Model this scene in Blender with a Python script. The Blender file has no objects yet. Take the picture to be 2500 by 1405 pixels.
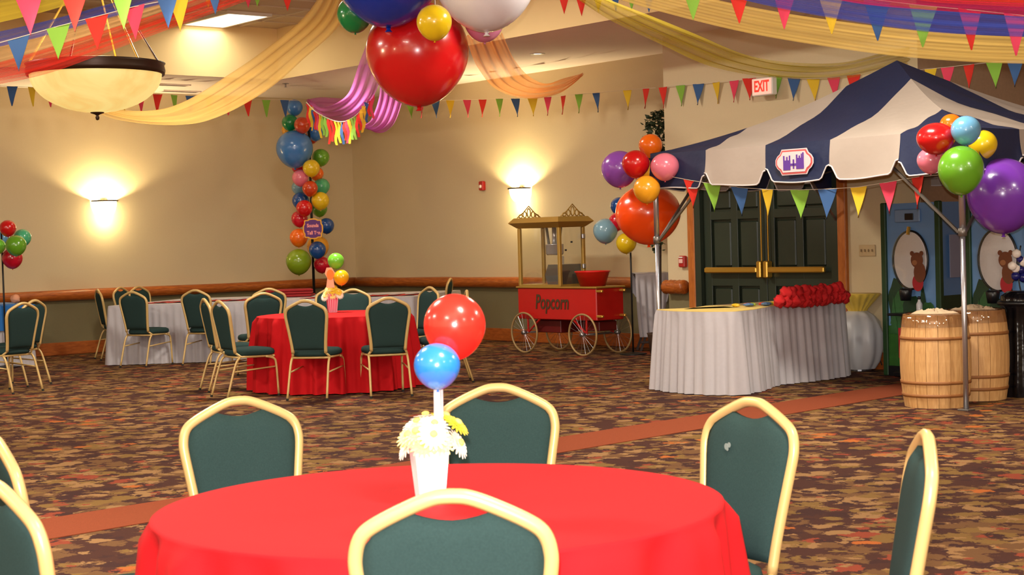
import bpy, math, random
from mathutils import Vector, Matrix
random.seed(7)
S = bpy.context.scene
COL = S.collection
PI = math.pi
# ------------------------------------------------------------------ camera
HC, FPX, PITCH, ROLL = 1.465, 3933.0, 0.0299, -0.0287
cr, sr, cp, sp = math.cos(ROLL), math.sin(ROLL), math.cos(PITCH), math.sin(PITCH)
RIGHT = Vector((cr, sp * sr, cp * sr)); UPV = Vector((-sr, sp * cr, cp * cr)); FWD = Vector((0, cp, -sp))
CAM = Vector((0, 0, HC))
cd = bpy.data.cameras.new('camera'); cam = bpy.data.objects.new('camera', cd); COL.objects.link(cam)
M3 = Matrix((RIGHT, UPV, -FWD)).transposed()
cam.matrix_world = Matrix.Translation(CAM) @ M3.to_4x4()
cd.sensor_width = 36; cd.lens = FPX / 2500 * 36; cd.clip_end = 200; cd.clip_start = 0.05
cd.dof.use_dof = True; cd.dof.focus_distance = 14.0; cd.dof.aperture_fstop = 11
S.camera = cam
# ------------------------------------------------------------------ view, world, light settings
S.view_settings.view_transform = 'Standard'; S.view_settings.look = 'None'
S.view_settings.gamma = 1; S.view_settings.use_curve_mapping = False
S.view_settings.exposure = 0.0
w = bpy.data.worlds.new('world'); S.world = w; w.use_nodes = True
w.node_tree.nodes['Background'].inputs[0].default_value = (0.05, 0.04, 0.03, 1)
w.node_tree.nodes['Background'].inputs[1].default_value = 0.3
S.cycles.max_bounces = 7; S.cycles.diffuse_bounces = 4; S.cycles.transparent_max_bounces = 24
S.cycles.sample_clamp_indirect = 6; S.cycles.caustics_reflective = False; S.cycles.caustics_refractive = False
FLASH_W, FLUO_W, SCONCE_W, CHAND_W = 1450.0, 200.0, 190.0, 36.0
WARM = (1.0, 0.78, 0.47)


def lamp(name, kind, loc, energy, color, size=0.1, rot=None, sy=None):
    l = bpy.data.lights.new(name, kind); l.energy = energy; l.color = color
    if kind == 'AREA':
        l.size = size
        if sy: l.shape = 'RECTANGLE'; l.size_y = sy
    else:
        l.shadow_soft_size = size
    o = bpy.data.objects.new(name, l); o.location = loc
    if rot: o.rotation_euler = rot
    COL.objects.link(o); return o


# the camera's flash, a small unit just above the lens
lamp('camera_flash', 'POINT', (-0.03, -0.02, HC + 0.13), FLASH_W, (1.0, 0.95, 0.93), 0.025)

# ------------------------------------------------------------------ room frame: a along back wall, b out of it
TH = 0.68969
DL = Vector((-math.cos(TH), -math.sin(TH), 0)); DB = Vector((math.sin(TH), -math.cos(TH), 0))
CORNER = Vector((-2.53, 26.2, 0))
CEIL, SOFF = 4.5, 3.79
A_MAX, B_MAX = 31.0, 20.0
B_DOOR, B_REC = 1.12, -1.6
ROOMROT = math.atan2(DB.y, DB.x)


def R(a, b, z=0.0): return CORNER + DB * a + DL * b + Vector((0, 0, z))


def ray(px, py):
    return RIGHT * ((px - 1250) / FPX) + UPV * (-(py - 702.5) / FPX) + FWD


def P(px, py, D):
    r = ray(px, py); return CAM + r * (D / r.y)


def PZ(px, py, z=0.0):
    r = ray(px, py); return CAM + r * ((z - HC) / r.z)


def PW(px, py, b, off=0.0):               # point on a wall plane parallel to the back wall
    r = ray(px, py); o = R(0, b + off)
    return CAM + r * ((o - CAM).dot(DL) / r.dot(DL))


def PL(px, py, a=0.0):                    # point on a plane parallel to the left wall
    r = ray(px, py); o = R(a, 0)
    return CAM + r * ((o - CAM).dot(DB) / r.dot(DB))


def AB(v): d = Vector(v) - CORNER; return d.dot(DB), d.dot(DL)


A_J = AB(PW(1622, 300, B_DOOR))[0]
A_E = AB(PW(2240, 150, B_DOOR))[0]


# fluorescent fixtures in the raised ceiling (the one in the photo comes first)
fl0 = PZ(551, 44, CEIL)
fa, fb = AB(fl0)
FLUO = [(fa, fb)]
for a_ in (7.5, 14.0, 20.5, 27.0):
    for b_ in (5.6, 12.0, 17.5):
        if abs(a_ - fa) + abs(b_ - fb) > 3.2: FLUO.append((a_, b_))
for k, (a_, b_) in enumerate(FLUO):
    lamp('fluorescent_light', 'AREA', R(a_, b_, CEIL - 0.08), FLUO_W * (0.08 if k == 0 else 1.18), (1.0, 0.94, 0.78), 1.15, (0, 0, ROOMROT), 0.55)

# ------------------------------------------------------------------ materials
def lin(c):
    return tuple(((v / 255) / 12.92 if v / 255 <= 0.04045 else ((v / 255 + 0.055) / 1.055) ** 2.4) for v in c)


MATS = {}


def mat(name, rgb, rough=0.6, metal=0.0, vary=0.0, scale=20.0, bump=0.0, bscale=None, spec=0.5, coat=0.0, sheen=0.0, emit=None, estr=0.0):
    if name in MATS: return MATS[name]
    m = bpy.data.materials.new(name); m.use_nodes = True; nt = m.node_tree; b = nt.nodes['Principled BSDF']
    col = (*lin(rgb), 1)
    b.inputs['Base Color'].default_value = col; b.inputs['Roughness'].default_value = rough
    b.inputs['Metallic'].default_value = metal; b.inputs['Specular IOR Level'].default_value = spec
    b.inputs['Coat Weight'].default_value = coat; b.inputs['Coat Roughness'].default_value = 0.05
    b.inputs['Sheen Weight'].default_value = sheen
    if emit:
        b.inputs['Emission Color'].default_value = (*lin(emit), 1); b.inputs['Emission Strength'].default_value = estr
    if vary or bump:
        tc = nt.nodes.new('ShaderNodeTexCoord')
        n = nt.nodes.new('ShaderNodeTexNoise'); n.inputs['Scale'].default_value = scale; n.inputs['Detail'].default_value = 4
        nt.links.new(tc.outputs['Object'], n.inputs['Vector'])
        if vary:
            mx = nt.nodes.new('ShaderNodeMix'); mx.data_type = 'RGBA'
            mx.inputs[6].default_value = (*[v * (1 - vary) for v in col[:3]], 1)
            mx.inputs[7].default_value = (*[min(1, v * (1 + vary)) for v in col[:3]], 1)
            nt.links.new(n.outputs['Fac'], mx.inputs[0]); nt.links.new(mx.outputs[2], b.inputs['Base Color'])
        if bump:
            n2 = n
            if bscale:
                n2 = nt.nodes.new('ShaderNodeTexNoise'); n2.inputs['Scale'].default_value = bscale
                nt.links.new(tc.outputs['Object'], n2.inputs['Vector'])
            bp = nt.nodes.new('ShaderNodeBump'); bp.inputs['Strength'].default_value = bump; bp.inputs['Distance'].default_value = 0.01
            nt.links.new(n2.outputs['Fac'], bp.inputs['Height']); nt.links.new(bp.outputs['Normal'], b.inputs['Normal'])
    MATS[name] = m; return m


def wood(name, c1, c2, scale=(1, 1, 1), rough=0.5, knots=0.0):
    if name in MATS: return MATS[name]
    m = bpy.data.materials.new(name); m.use_nodes = True; nt = m.node_tree; b = nt.nodes['Principled BSDF']
    tc = nt.nodes.new('ShaderNodeTexCoord'); mp = nt.nodes.new('ShaderNodeMapping'); mp.inputs['Scale'].default_value = scale
    n = nt.nodes.new('ShaderNodeTexNoise'); n.inputs['Scale'].default_value = 6; n.inputs['Detail'].default_value = 6; n.inputs['Distortion'].default_value = 0.6
    rp = nt.nodes.new('ShaderNodeValToRGB')
    rp.color_ramp.elements[0].position = 0.3; rp.color_ramp.elements[0].color = (*lin(c2), 1)
    rp.color_ramp.elements[1].position = 0.7; rp.color_ramp.elements[1].color = (*lin(c1), 1)
    nt.links.new(tc.outputs['Object'], mp.inputs['Vector']); nt.links.new(mp.outputs[0], n.inputs['Vector']); nt.links.new(n.outputs['Fac'], rp.inputs[0])
    out = rp.outputs[0]
    if knots:
        v = nt.nodes.new('ShaderNodeTexVoronoi'); v.inputs['Scale'].default_value = knots
        r2 = nt.nodes.new('ShaderNodeValToRGB'); r2.color_ramp.elements[0].position = 0.05; r2.color_ramp.elements[1].position = 0.12
        nt.links.new(tc.outputs['Object'], v.inputs['Vector']); nt.links.new(v.outputs['Distance'], r2.inputs[0])
        mx = nt.nodes.new('ShaderNodeMix'); mx.data_type = 'RGBA'; mx.inputs[6].default_value = (*lin((88, 40, 12)), 1)
        nt.links.new(r2.outputs[0], mx.inputs[0]); nt.links.new(out, mx.inputs[7]); out = mx.outputs[2]
    nt.links.new(out, b.inputs['Base Color']); b.inputs['Roughness'].default_value = rough
    MATS[name] = m; return m


def sheer(name, rgb, lo=0.35, hi=0.9, streaks=9.0):
    if name in MATS: return MATS[name]
    m = bpy.data.materials.new(name); m.use_nodes = True; nt = m.node_tree; nt.nodes.clear()
    out = nt.nodes.new('ShaderNodeOutputMaterial'); tr = nt.nodes.new('ShaderNodeBsdfTransparent')
    di = nt.nodes.new('ShaderNodeBsdfDiffuse'); tl = nt.nodes.new('ShaderNodeBsdfTranslucent')
    for s_ in (di, tl): s_.inputs['Color'].default_value = (*lin(rgb), 1)
    m1 = nt.nodes.new('ShaderNodeMixShader'); m1.inputs[0].default_value = 0.45
    nt.links.new(di.outputs[0], m1.inputs[1]); nt.links.new(tl.outputs[0], m1.inputs[2])
    uv = nt.nodes.new('ShaderNodeUVMap'); uv.uv_map = 'UVMap'
    mp = nt.nodes.new('ShaderNodeMapping'); mp.inputs['Scale'].default_value = (streaks, 0.35, 1)
    n = nt.nodes.new('ShaderNodeTexNoise'); n.inputs['Scale'].default_value = 1.0; n.inputs['Detail'].default_value = 2
    mr = nt.nodes.new('ShaderNodeMapRange'); mr.inputs[1].default_value = 0.3; mr.inputs[2].default_value = 0.7; mr.inputs[3].default_value = lo; mr.inputs[4].default_value = hi
    m2 = nt.nodes.new('ShaderNodeMixShader')
    nt.links.new(uv.outputs[0], mp.inputs[0]); nt.links.new(mp.outputs[0], n.inputs['Vector']); nt.links.new(n.outputs['Fac'], mr.inputs[0])
    nt.links.new(mr.outputs[0], m2.inputs[0]); nt.links.new(tr.outputs[0], m2.inputs[1]); nt.links.new(m1.outputs[0], m2.inputs[2])
    nt.links.new(m2.outputs[0], out.inputs[0]); MATS[name] = m; return m


def glass(name, fac=0.12, tint=(252, 252, 250)):
    if name in MATS: return MATS[name]
    m = bpy.data.materials.new(name); m.use_nodes = True; nt = m.node_tree; nt.nodes.clear()
    out = nt.nodes.new('ShaderNodeOutputMaterial'); tr = nt.nodes.new('ShaderNodeBsdfTransparent'); gl = nt.nodes.new('ShaderNodeBsdfGlossy')
    tr.inputs[0].default_value = (*lin(tint), 1); gl.inputs['Roughness'].default_value = 0.03
    mx = nt.nodes.new('ShaderNodeMixShader')
    mx.inputs[0].default_value = fac * 0.5
    nt.links.new(tr.outputs[0], mx.inputs[1]); nt.links.new(gl.outputs[0], mx.inputs[2])
    nt.links.new(mx.outputs[0], out.inputs[0]); MATS[name] = m; return m


def carpet():
    m = bpy.data.materials.new('leaf_carpet'); m.use_nodes = True; nt = m.node_tree; b = nt.nodes['Principled BSDF']; L = nt.links.new
    N = lambda t: nt.nodes.new(t)
    tc = N('ShaderNodeTexCoord')

    def layer(scale, rotz, seed, squash, thr, soft, cols):
        mp = N('ShaderNodeMapping'); mp.inputs['Rotation'].default_value = (0, 0, rotz); mp.inputs['Location'].default_value = (seed, seed * 1.7, 0)
        mp.inputs['Scale'].default_value = (1, squash, 1)
        nz = N('ShaderNodeTexNoise'); nz.inputs['Scale'].default_value = 11; nz.inputs['Detail'].default_value = 6; nz.inputs['Roughness'].default_value = 0.7
        L(tc.outputs['Object'], mp.inputs[0]); L(tc.outputs['Object'], nz.inputs['Vector'])
        ma = N('ShaderNodeVectorMath'); ma.operation = 'MULTIPLY_ADD'; ma.inputs[1].default_value = (0.26, 0.26, 0)
        L(nz.outputs['Color'], ma.inputs[0]); L(mp.outputs[0], ma.inputs[2])
        vo = N('ShaderNodeTexVoronoi'); vo.inputs['Scale'].default_value = scale; L(ma.outputs[0], vo.inputs['Vector'])
        r = N('ShaderNodeValToRGB'); r.color_ramp.elements[0].position = thr; r.color_ramp.elements[0].color = (1, 1, 1, 1)
        r.color_ramp.elements[1].position = thr + soft; r.color_ramp.elements[1].color = (0, 0, 0, 1)
        L(vo.outputs['Distance'], r.inputs[0])
        sx = N('ShaderNodeSeparateColor'); L(vo.outputs['Color'], sx.inputs[0])
        cr_ = N('ShaderNodeValToRGB'); cr_.color_ramp.interpolation = 'CONSTANT'
        e = cr_.color_ramp.elements
        for i, (p_, c_) in enumerate(cols):
            el = e[i] if i < 2 else e.new(p_)
            el.position = p_; el.color = (*lin(c_), 1)
        L(sx.outputs[0], cr_.inputs[0])
        return r.outputs[0], cr_.outputs[0]
    base = N('ShaderNodeRGB'); base.outputs[0].default_value = (*lin((70, 42, 36)), 1)
    cur = base.outputs[0]
    tan, olive, rust, orange, plum, br = (142, 106, 70), (120, 90, 50), (134, 62, 44), (168, 92, 44), (62, 38, 36), (106, 74, 48)
    for sc_, rz, sd, sq, th_, so, cols in (
            (6.0, 0.5, 3.1, 1.0, 0.52, 0.02, ((0, tan), (.22, plum), (.38, br), (.58, olive), (.78, rust), (.88, br))),
            (5.0, 1.9, 7.7, 1.15, 0.37, 0.02, ((0, olive), (.25, tan), (.5, plum), (.62, br), (.8, orange), (.88, tan))),
            (9.5, 2.7, 1.3, 1.05, 0.34, 0.02, ((0, plum), (.35, br), (.5, tan), (.62, rust), (.7, olive), (.86, plum)))):
        msk, c_ = layer(sc_, rz, sd, sq, th_, so, cols)
        mx = N('ShaderNodeMix'); mx.data_type = 'RGBA'; L(msk, mx.inputs[0]); L(cur, mx.inputs[6]); L(c_, mx.inputs[7]); cur = mx.outputs[2]
    L(cur, b.inputs['Base Color']); b.inputs['Roughness'].default_value = 0.95; b.inputs['Specular IOR Level'].default_value = 0.1
    n = N('ShaderNodeTexNoise'); n.inputs['Scale'].default_value = 160; L(tc.outputs['Object'], n.inputs['Vector'])
    bp = N('ShaderNodeBump'); bp.inputs['Strength'].default_value = 0.4; bp.inputs['Distance'].default_value = 0.01
    L(n.outputs['Fac'], bp.inputs['Height']); L(bp.outputs[0], b.inputs['Normal'])
    return m


# ------------------------------------------------------------------ mesh helpers
def link(name, me, m=None, parent=None):
    o = bpy.data.objects.new(name, me)
    if m:
        for k in (m if isinstance(m, (list, tuple)) else [m]): me.materials.append(k)
    COL.objects.link(o)
    if parent: o.parent = parent
    return o


def mesh(name, V, F, m=None, parent=None, smooth=False, world=False, uv=None, midx=None):
    if world and parent:
        inv = parent.matrix_basis.inverted(); V = [inv @ Vector(v) for v in V]
    me = bpy.data.meshes.new(name); me.from_pydata([tuple(v) for v in V], [], F)
    if smooth: me.polygons.foreach_set('use_smooth', [True] * len(me.polygons))
    if uv:
        ul = me.uv_layers.new(name='UVMap')
        for lp in me.loops: ul.data[lp.index].uv = uv[lp.vertex_index]
    o = link(name, me, m, parent)
    if midx: me.polygons.foreach_set('material_index', midx)
    me.update(); return o


def tag(o, label=None, cat=None, group=None, kind=None):
    if label: o['label'] = label
    if cat: o['category'] = cat
    if group: o['group'] = group
    if kind: o['kind'] = kind
    return o


def thing(name, label, cat, loc=(0, 0, 0), rz=0.0, group=None):
    o = bpy.data.objects.new(name, None); o.location = loc; o.rotation_euler = (0, 0, rz); o.empty_display_size = 0.1
    COL.objects.link(o); return tag(o, label, cat, group)


def dup(root, loc, rz, label=None, group=None):
    r = root.copy(); COL.objects.link(r); r.location = loc; r.rotation_euler = (0, 0, rz)
    if label: r['label'] = label
    if group: r['group'] = group
    for ch in list(root.children):
        c = ch.copy(); COL.objects.link(c); c.parent = r
        for g in list(ch.children):
            d = g.copy(); COL.objects.link(d); d.parent = c
    return r


class MB:
    """collects shapes into one mesh"""
    def __init__(s): s.V = []; s.F = []

    def add(s, V, F):
        n = len(s.V); s.V += [Vector(v) for v in V]; s.F += [tuple(i + n for i in f) for f in F]; return s

    def box(s, c, d, rz=0.0, bev=0.0):
        c = Vector(c); h = Vector(d) / 2
        if bev <= 0:
            V = [Vector((x * h.x, y * h.y, z * h.z)) for x in (-1, 1) for y in (-1, 1) for z in (-1, 1)]
            F = [(0, 1, 3, 2), (4, 6, 7, 5), (0, 4, 5, 1), (2, 3, 7, 6), (0, 2, 6, 4), (1, 5, 7, 3)]
        else:
            V = []; b = min(bev, h.x * .9, h.y * .9, h.z * .9)
            rings = []
            for z, ins in ((-h.z, b), (-h.z + b, 0), (h.z - b, 0), (h.z, b)):
                x, y = h.x - ins, h.y - ins; k = b
                ring = [(x - k, -y), (x, -y + k), (x, y - k), (x - k, y), (-x + k, y), (-x, y - k), (-x, -y + k), (-x + k, -y)]
                rings.append([Vector((p[0], p[1], z)) for p in ring])
            for r_ in rings: V += r_
            F = []
            for i in range(3):
                for j in range(8): F.append((i * 8 + j, i * 8 + (j + 1) % 8, i * 8 + 8 + (j + 1) % 8, i * 8 + 8 + j))
            F.append(tuple(range(7, -1, -1))); F.append(tuple(range(24, 32)))
        m = Matrix.Rotation(rz, 3, 'Z')
        return s.add([m @ v + c for v in V], F)

    def tube(s, pts, r, n=8, closed=False, square=False, caps=True):
        pts = [Vector(p) for p in pts]; N = len(pts); V = []; F = []
        rr = r if isinstance(r, (list, tuple)) else [r] * N
        up = None
        for i in range(N):
            a = pts[i - 1] if (i or closed) else pts[0]; b = pts[(i + 1) % N] if (i < N - 1 or closed) else pts[-1]
            t = (b - a).normalized()
            if up is None:
                up = Vector((0, 0, 1)) if abs(t.z) < 0.9 else Vector((0, 1, 0))
            u = (up - t * up.dot(t))
            if u.length < 1e-5: u = t.orthogonal()
            u.normalize(); v = t.cross(u); up = u
            for k in range(n):
                an = 2 * PI * k / n + (PI / n if square else 0)
                V.append(pts[i] + (u * math.cos(an) + v * math.sin(an)) * rr[i])
        M = N if closed else N - 1
        for i in range(M):
            for k in range(n):
                i2 = (i + 1) % N; F.append((i * n + k, i * n + (k + 1) % n, i2 * n + (k + 1) % n, i2 * n + k))
        if caps and not closed:
            F.append(tuple(range(n - 1, -1, -1))); F.append(tuple(range((N - 1) * n, N * n)))
        return s.add(V, F)

    def lathe(s, prof, n=32, c=(0, 0, 0), a0=0.0, a1=2 * PI, sx=1.0):
        full = abs(a1 - a0 - 2 * PI) < 1e-4; c = Vector(c); V = []; F = []; m = n if full else n + 1
        for r_, z in prof:
            for k in range(m):
                an = a0 + (a1 - a0) * k / n
                V.append(c + Vector((r_ * math.cos(an) * sx, r_ * math.sin(an), z)))
        for i in range(len(prof) - 1):
            for k in range(n):
                k2 = (k + 1) % m
                F.append((i * m + k, i * m + k2, (i + 1) * m + k2, (i + 1) * m + k))
        return s.add(V, F)

    def poly(s, pts, th, axis):           # flat outline extruded by axis*th
        pts = [Vector(p) for p in pts]; n = len(pts); ax = Vector(axis) * th
        V = pts + [p + ax for p in pts]
        F = [tuple(range(n - 1, -1, -1)), tuple(range(n, 2 * n))] + [(i, (i + 1) % n, n + (i + 1) % n, n + i) for i in range(n)]
        return s.add(V, F)

    def make(s, name, m, parent=None, smooth=False, world=False):
        return mesh(name, s.V, s.F, m, parent, smooth, world)


def catmull(pts, n):
    pts = [Vector(p) for p in pts]; out = []
    for i in range(len(pts) - 1):
        p0 = pts[i - 1] if i else pts[0] * 2 - pts[1]; p1, p2 = pts[i], pts[i + 1]
        p3 = pts[i + 2] if i + 2 < len(pts) else pts[-1] * 2 - pts[-2]
        for k in range(n):
            t = k / n
            out.append(0.5 * ((2 * p1) + (p2 - p0) * t + (2 * p0 - 5 * p1 + 4 * p2 - p3) * t * t + (3 * p1 - p0 - 3 * p2 + p3) * t ** 3))
    out.append(pts[-1]); return out


def text(name, s, size, m, parent, loc, rot, ext=0.002, off=0.0, sx=1.0, shear=0.0):
    cu = bpy.data.curves.new(name, 'FONT'); cu.body = s; cu.size = size; cu.extrude = ext; cu.offset = off; cu.shear = shear
    cu.align_x = 'CENTER'; cu.align_y = 'CENTER'; cu.materials.append(m)
    tmp = bpy.data.objects.new(name, cu); COL.objects.link(tmp)
    me = bpy.data.meshes.new_from_object(tmp.evaluated_get(bpy.context.evaluated_depsgraph_get())); me.name = name
    bpy.data.objects.remove(tmp)
    o = bpy.data.objects.new(name, me); COL.objects.link(o); o.parent = parent; o.location = loc; o.rotation_euler = rot; o.scale = (sx, 1, 1)
    return o


# ------------------------------------------------------------------ the room
m_wall = mat('beige_paint', (211, 193, 157), 0.85, vary=0.03, scale=60, bump=0.15, bscale=300)
m_low = mat('olive_wainscot', (122, 112, 80), 0.85, vary=0.05, scale=40)
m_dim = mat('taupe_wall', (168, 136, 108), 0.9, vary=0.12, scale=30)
m_soff = mat('grey_soffit', (240, 226, 220), 0.9, vary=0.03, scale=5)
m_fas = mat('cream_fascia', (236, 208, 150), 0.85, vary=0.02, scale=5)
m_ceil = mat('ceiling_tile', (196, 178, 150), 0.9, vary=0.08, scale=70)
m_log = wood('pine_log', (188, 104, 40), (140, 66, 22), (1.2, 9, 9), 0.35, knots=1.6)
m_base = wood('baseboard_wood', (186, 100, 38), (150, 74, 26), (1.5, 8, 8), 0.45)
m_trim = wood('door_trim_wood', (196, 116, 48), (168, 90, 32), (8, 8, 1.2), 0.45)
m_carpet = carpet()
m_band = mat('brick_red_carpet', (134, 66, 42), 0.95, vary=0.2, scale=120, bump=0.3, spec=0.1)


def struct(name, V, F, m, label=None, midx=None, parent=None):
    o = mesh(name, V, F, m, parent, midx=midx); o['kind'] = 'structure'
    if label: o['label'] = label
    return o


LOGZ = 0.85
corners = [R(-2, -3), R(A_MAX, -3), R(A_MAX, B_MAX), R(-2, B_MAX)]
struct('floor', [R(0, -2), R(A_MAX, -2), R(A_MAX, B_MAX), R(0, B_MAX)], [(0, 3, 2, 1)], m_carpet, 'patterned brown carpet with scattered autumn leaves')


def strip(name, p, q, width, z=0.004):
    d = (q - p).normalized(); n = Vector((-d.y, d.x, 0)) * width / 2
    V = [p - n, q - n, q + n, p + n]
    o = MB().poly([v + Vector((0, 0, 0.0005)) for v in V], z, (0, 0, 1)).make(name, m_band); o['kind'] = 'structure'; return o


b1, b2 = PZ(102, 1295), PZ(1650, 1041)
dd = (b2 - b1).normalized()
strip('trim_1', b1 - dd * 6, b1 + dd * 22, 0.58)
strip('trim_2', PZ(1542, 864), PZ(1625, 860), 0.5)


def wall(name, p, q, z1=CEIL, low=True, m=m_wall, label=None):
    V, F, I = [], [], []
    zs = [0, LOGZ, z1] if low else [0, z1]
    for z in zs: V += [p + Vector((0, 0, z)), q + Vector((0, 0, z))]
    for i in range(len(zs) - 1): F.append((2 * i, 2 * i + 1, 2 * i + 3, 2 * i + 2)); I.append(1 if (low and i == 0) else 0)
    return struct(name, V, F, [m, m_low], label, I)


wall('wall_left', R(0, B_MAX), R(0, 0))
wall('wall_back', R(0, 0), R(A_J, 0))
wall('wall_jog', R(A_J, 0), R(A_J, B_DOOR))
# door wall with an opening for the double door
DL_A, DR_A = AB(PW(1703, 640, B_DOOR))[0], AB(PW(2052, 640, B_DOOR))[0]
DOORH = 2.13
V, F, I = [], [], []
for (a0, a1, z0, z1, k) in ((A_J, DL_A, 0, LOGZ, 1), (A_J, DL_A, LOGZ, CEIL, 0), (DR_A, A_E, 0, LOGZ, 0), (DR_A, A_E, LOGZ, CEIL, 0), (DL_A, DR_A, DOORH, CEIL, 0)):
    n = len(V); V += [R(a0, B_DOOR, z0), R(a1, B_DOOR, z0), R(a1, B_DOOR, z1), R(a0, B_DOOR, z1)]; F.append((n, n + 1, n + 2, n + 3)); I.append(k)
struct('wall_doors', V, F, [m_wall, m_low], 'beige wall around the green double door', I)
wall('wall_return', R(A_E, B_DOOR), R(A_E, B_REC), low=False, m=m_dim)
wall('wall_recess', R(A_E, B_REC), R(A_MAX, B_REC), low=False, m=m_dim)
wall('wall_right', R(A_MAX, B_REC), R(A_MAX, B_MAX))
wall('wall_front', R(A_MAX, B_MAX), R(0, B_MAX))
# raised ceiling, soffit ring, fascia
SA, SBB = 2.36, 2.79
struct('ceiling', [R(SA, SBB, CEIL), R(A_MAX, SBB, CEIL), R(A_MAX, B_MAX, CEIL), R(SA, B_MAX, CEIL)], [(0, 1, 2, 3)], m_ceil, 'raised ceiling of pale acoustic tiles')
struct('trim_3', [R(0, B_REC, SOFF), R(A_MAX, B_REC, SOFF), R(A_MAX, SBB, SOFF), R(SA, SBB, SOFF), R(SA, B_MAX, SOFF), R(0, B_MAX, SOFF)],
       [(0, 1, 2, 3), (0, 3, 4, 5)], m_soff, 'grey underside of the lowered soffit')
struct('trim_4', [R(SA, B_MAX, SOFF), R(SA, SBB, SOFF), R(A_MAX, SBB, SOFF), R(SA, B_MAX, CEIL), R(SA, SBB, CEIL), R(A_MAX, SBB, CEIL)],
       [(0, 1, 4, 3), (1, 2, 5, 4)], m_fas, 'cream fascia between soffit and raised ceiling')
# ceiling grid bars
g = MB(); k = SA + 0.6
while k < 14:
    g.box((k, 8.0, CEIL - 0.006), (0.03, 10.4, 0.012)); k += 0.61
k = SBB + 0.6
while k < 13.2:
    g.box((8.2, k, CEIL - 0.006), (11.6, 0.03, 0.012)); k += 1.22
gv = [R(v.x, v.y, v.z) for v in g.V]
o = mesh('ceiling_grid', gv, g.F, mat('grid_white', (205, 190, 165), 0.6)); o['kind'] = 'structure'


# log chair rail and baseboards
def log(name, p, q, r=0.075):
    d = q - p; n = 14; pts = [p + d * i / n for i in range(n + 1)]
    rs = [r * (1 + 0.05 * math.sin(i * 2.1) + 0.03 * math.sin(i * 5.3)) for i in range(n + 1)]
    e = thing_dir(name, p, q)
    L = d.length
    mb = MB().tube([(L * i / n, 0, 0) for i in range(n + 1)], rs, 14)
    o = mesh(name, mb.V, mb.F, m_log, None, True); o.matrix_basis = e; o['kind'] = 'structure'; return o


def thing_dir(name, p, q):
    d = (q - p).normalized(); u = Vector((0, 0, 1)); s_ = u.cross(d).normalized(); u = d.cross(s_)
    return Matrix.Translation(p) @ Matrix((d, s_, u)).transposed().to_4x4()


log('trim_5', R(0.07, 0.07, LOGZ), R(0.07, 16, LOGZ))
log('trim_6', R(0.15, 0.07, LOGZ), R(A_J - 0.02, 0.07, LOGZ))
log('trim_7', R(A_J + 0.02, B_DOOR + 0.07, LOGZ), R(DL_A - 0.14, B_DOOR + 0.07, LOGZ), 0.082)


def baseboard(name, p, q, n):
    d = q - p; L = d.length
    mb = MB().box((L / 2, 0, 0.09), (L, 0.03, 0.18), bev=0.006)
    o = mesh(name, mb.V, mb.F, m_base); o.matrix_basis = thing_dir(name, p + n * 0.017, q + n * 0.017); o['kind'] = 'structure'


baseboard('baseboard_left', R(0, 0), R(0, 17), DB)
baseboard('baseboard_back', R(0.05, 0), R(A_J, 0), DL)
baseboard('baseboard_doors', R(DR_A + .13, B_DOOR), R(A_E, B_DOOR), DL)
baseboard('baseboard_doors_left', R(A_J, B_DOOR), R(DL_A - .13, B_DOOR), DL)

# ------------------------------------------------------------------ double door
m_green = mat('dark_green_paint', (44, 54, 42), 0.4, vary=0.06, scale=8)
m_brass = mat('brass', (214, 168, 70), 0.3, 0.7)
m_steel = mat('steel', (170, 170, 175), 0.3, 0.9)
droot = thing('door_1', None, None, R((DL_A + DR_A) / 2, B_DOOR), ROOMROT); droot['kind'] = 'structure'
droot['label'] = 'dark green panelled double door with brass panic bars under the striped tent'
DW = DR_A - DL_A          # local x along wall, local -y out of wall into the room
YO = -1.0
for s_ in (-1, 1):
    m_ = MB().box((s_ * (DW / 2 + 0.055), -0.02, DOORH / 2 + 0.03), (0.11, 0.06, DOORH + 0.06), bev=0.008)
    m_.make('door_trim', m_trim, droot)
MB().box((0, -0.02, DOORH + 0.06), (DW + 0.22, 0.06, 0.11), bev=0.008).make('door_trim', m_trim, droot)
jm = MB()
for s_ in (-1, 1): jm.box((s_ * (DW / 2 - 0.045), 0.03, DOORH / 2), (0.09, 0.14, DOORH))
jm.box((0, 0.03, DOORH - 0.03), (DW, 0.14, 0.06)); jm.make('door_frame', m_green, droot)
LW = (DW - 0.18) / 2
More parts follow.
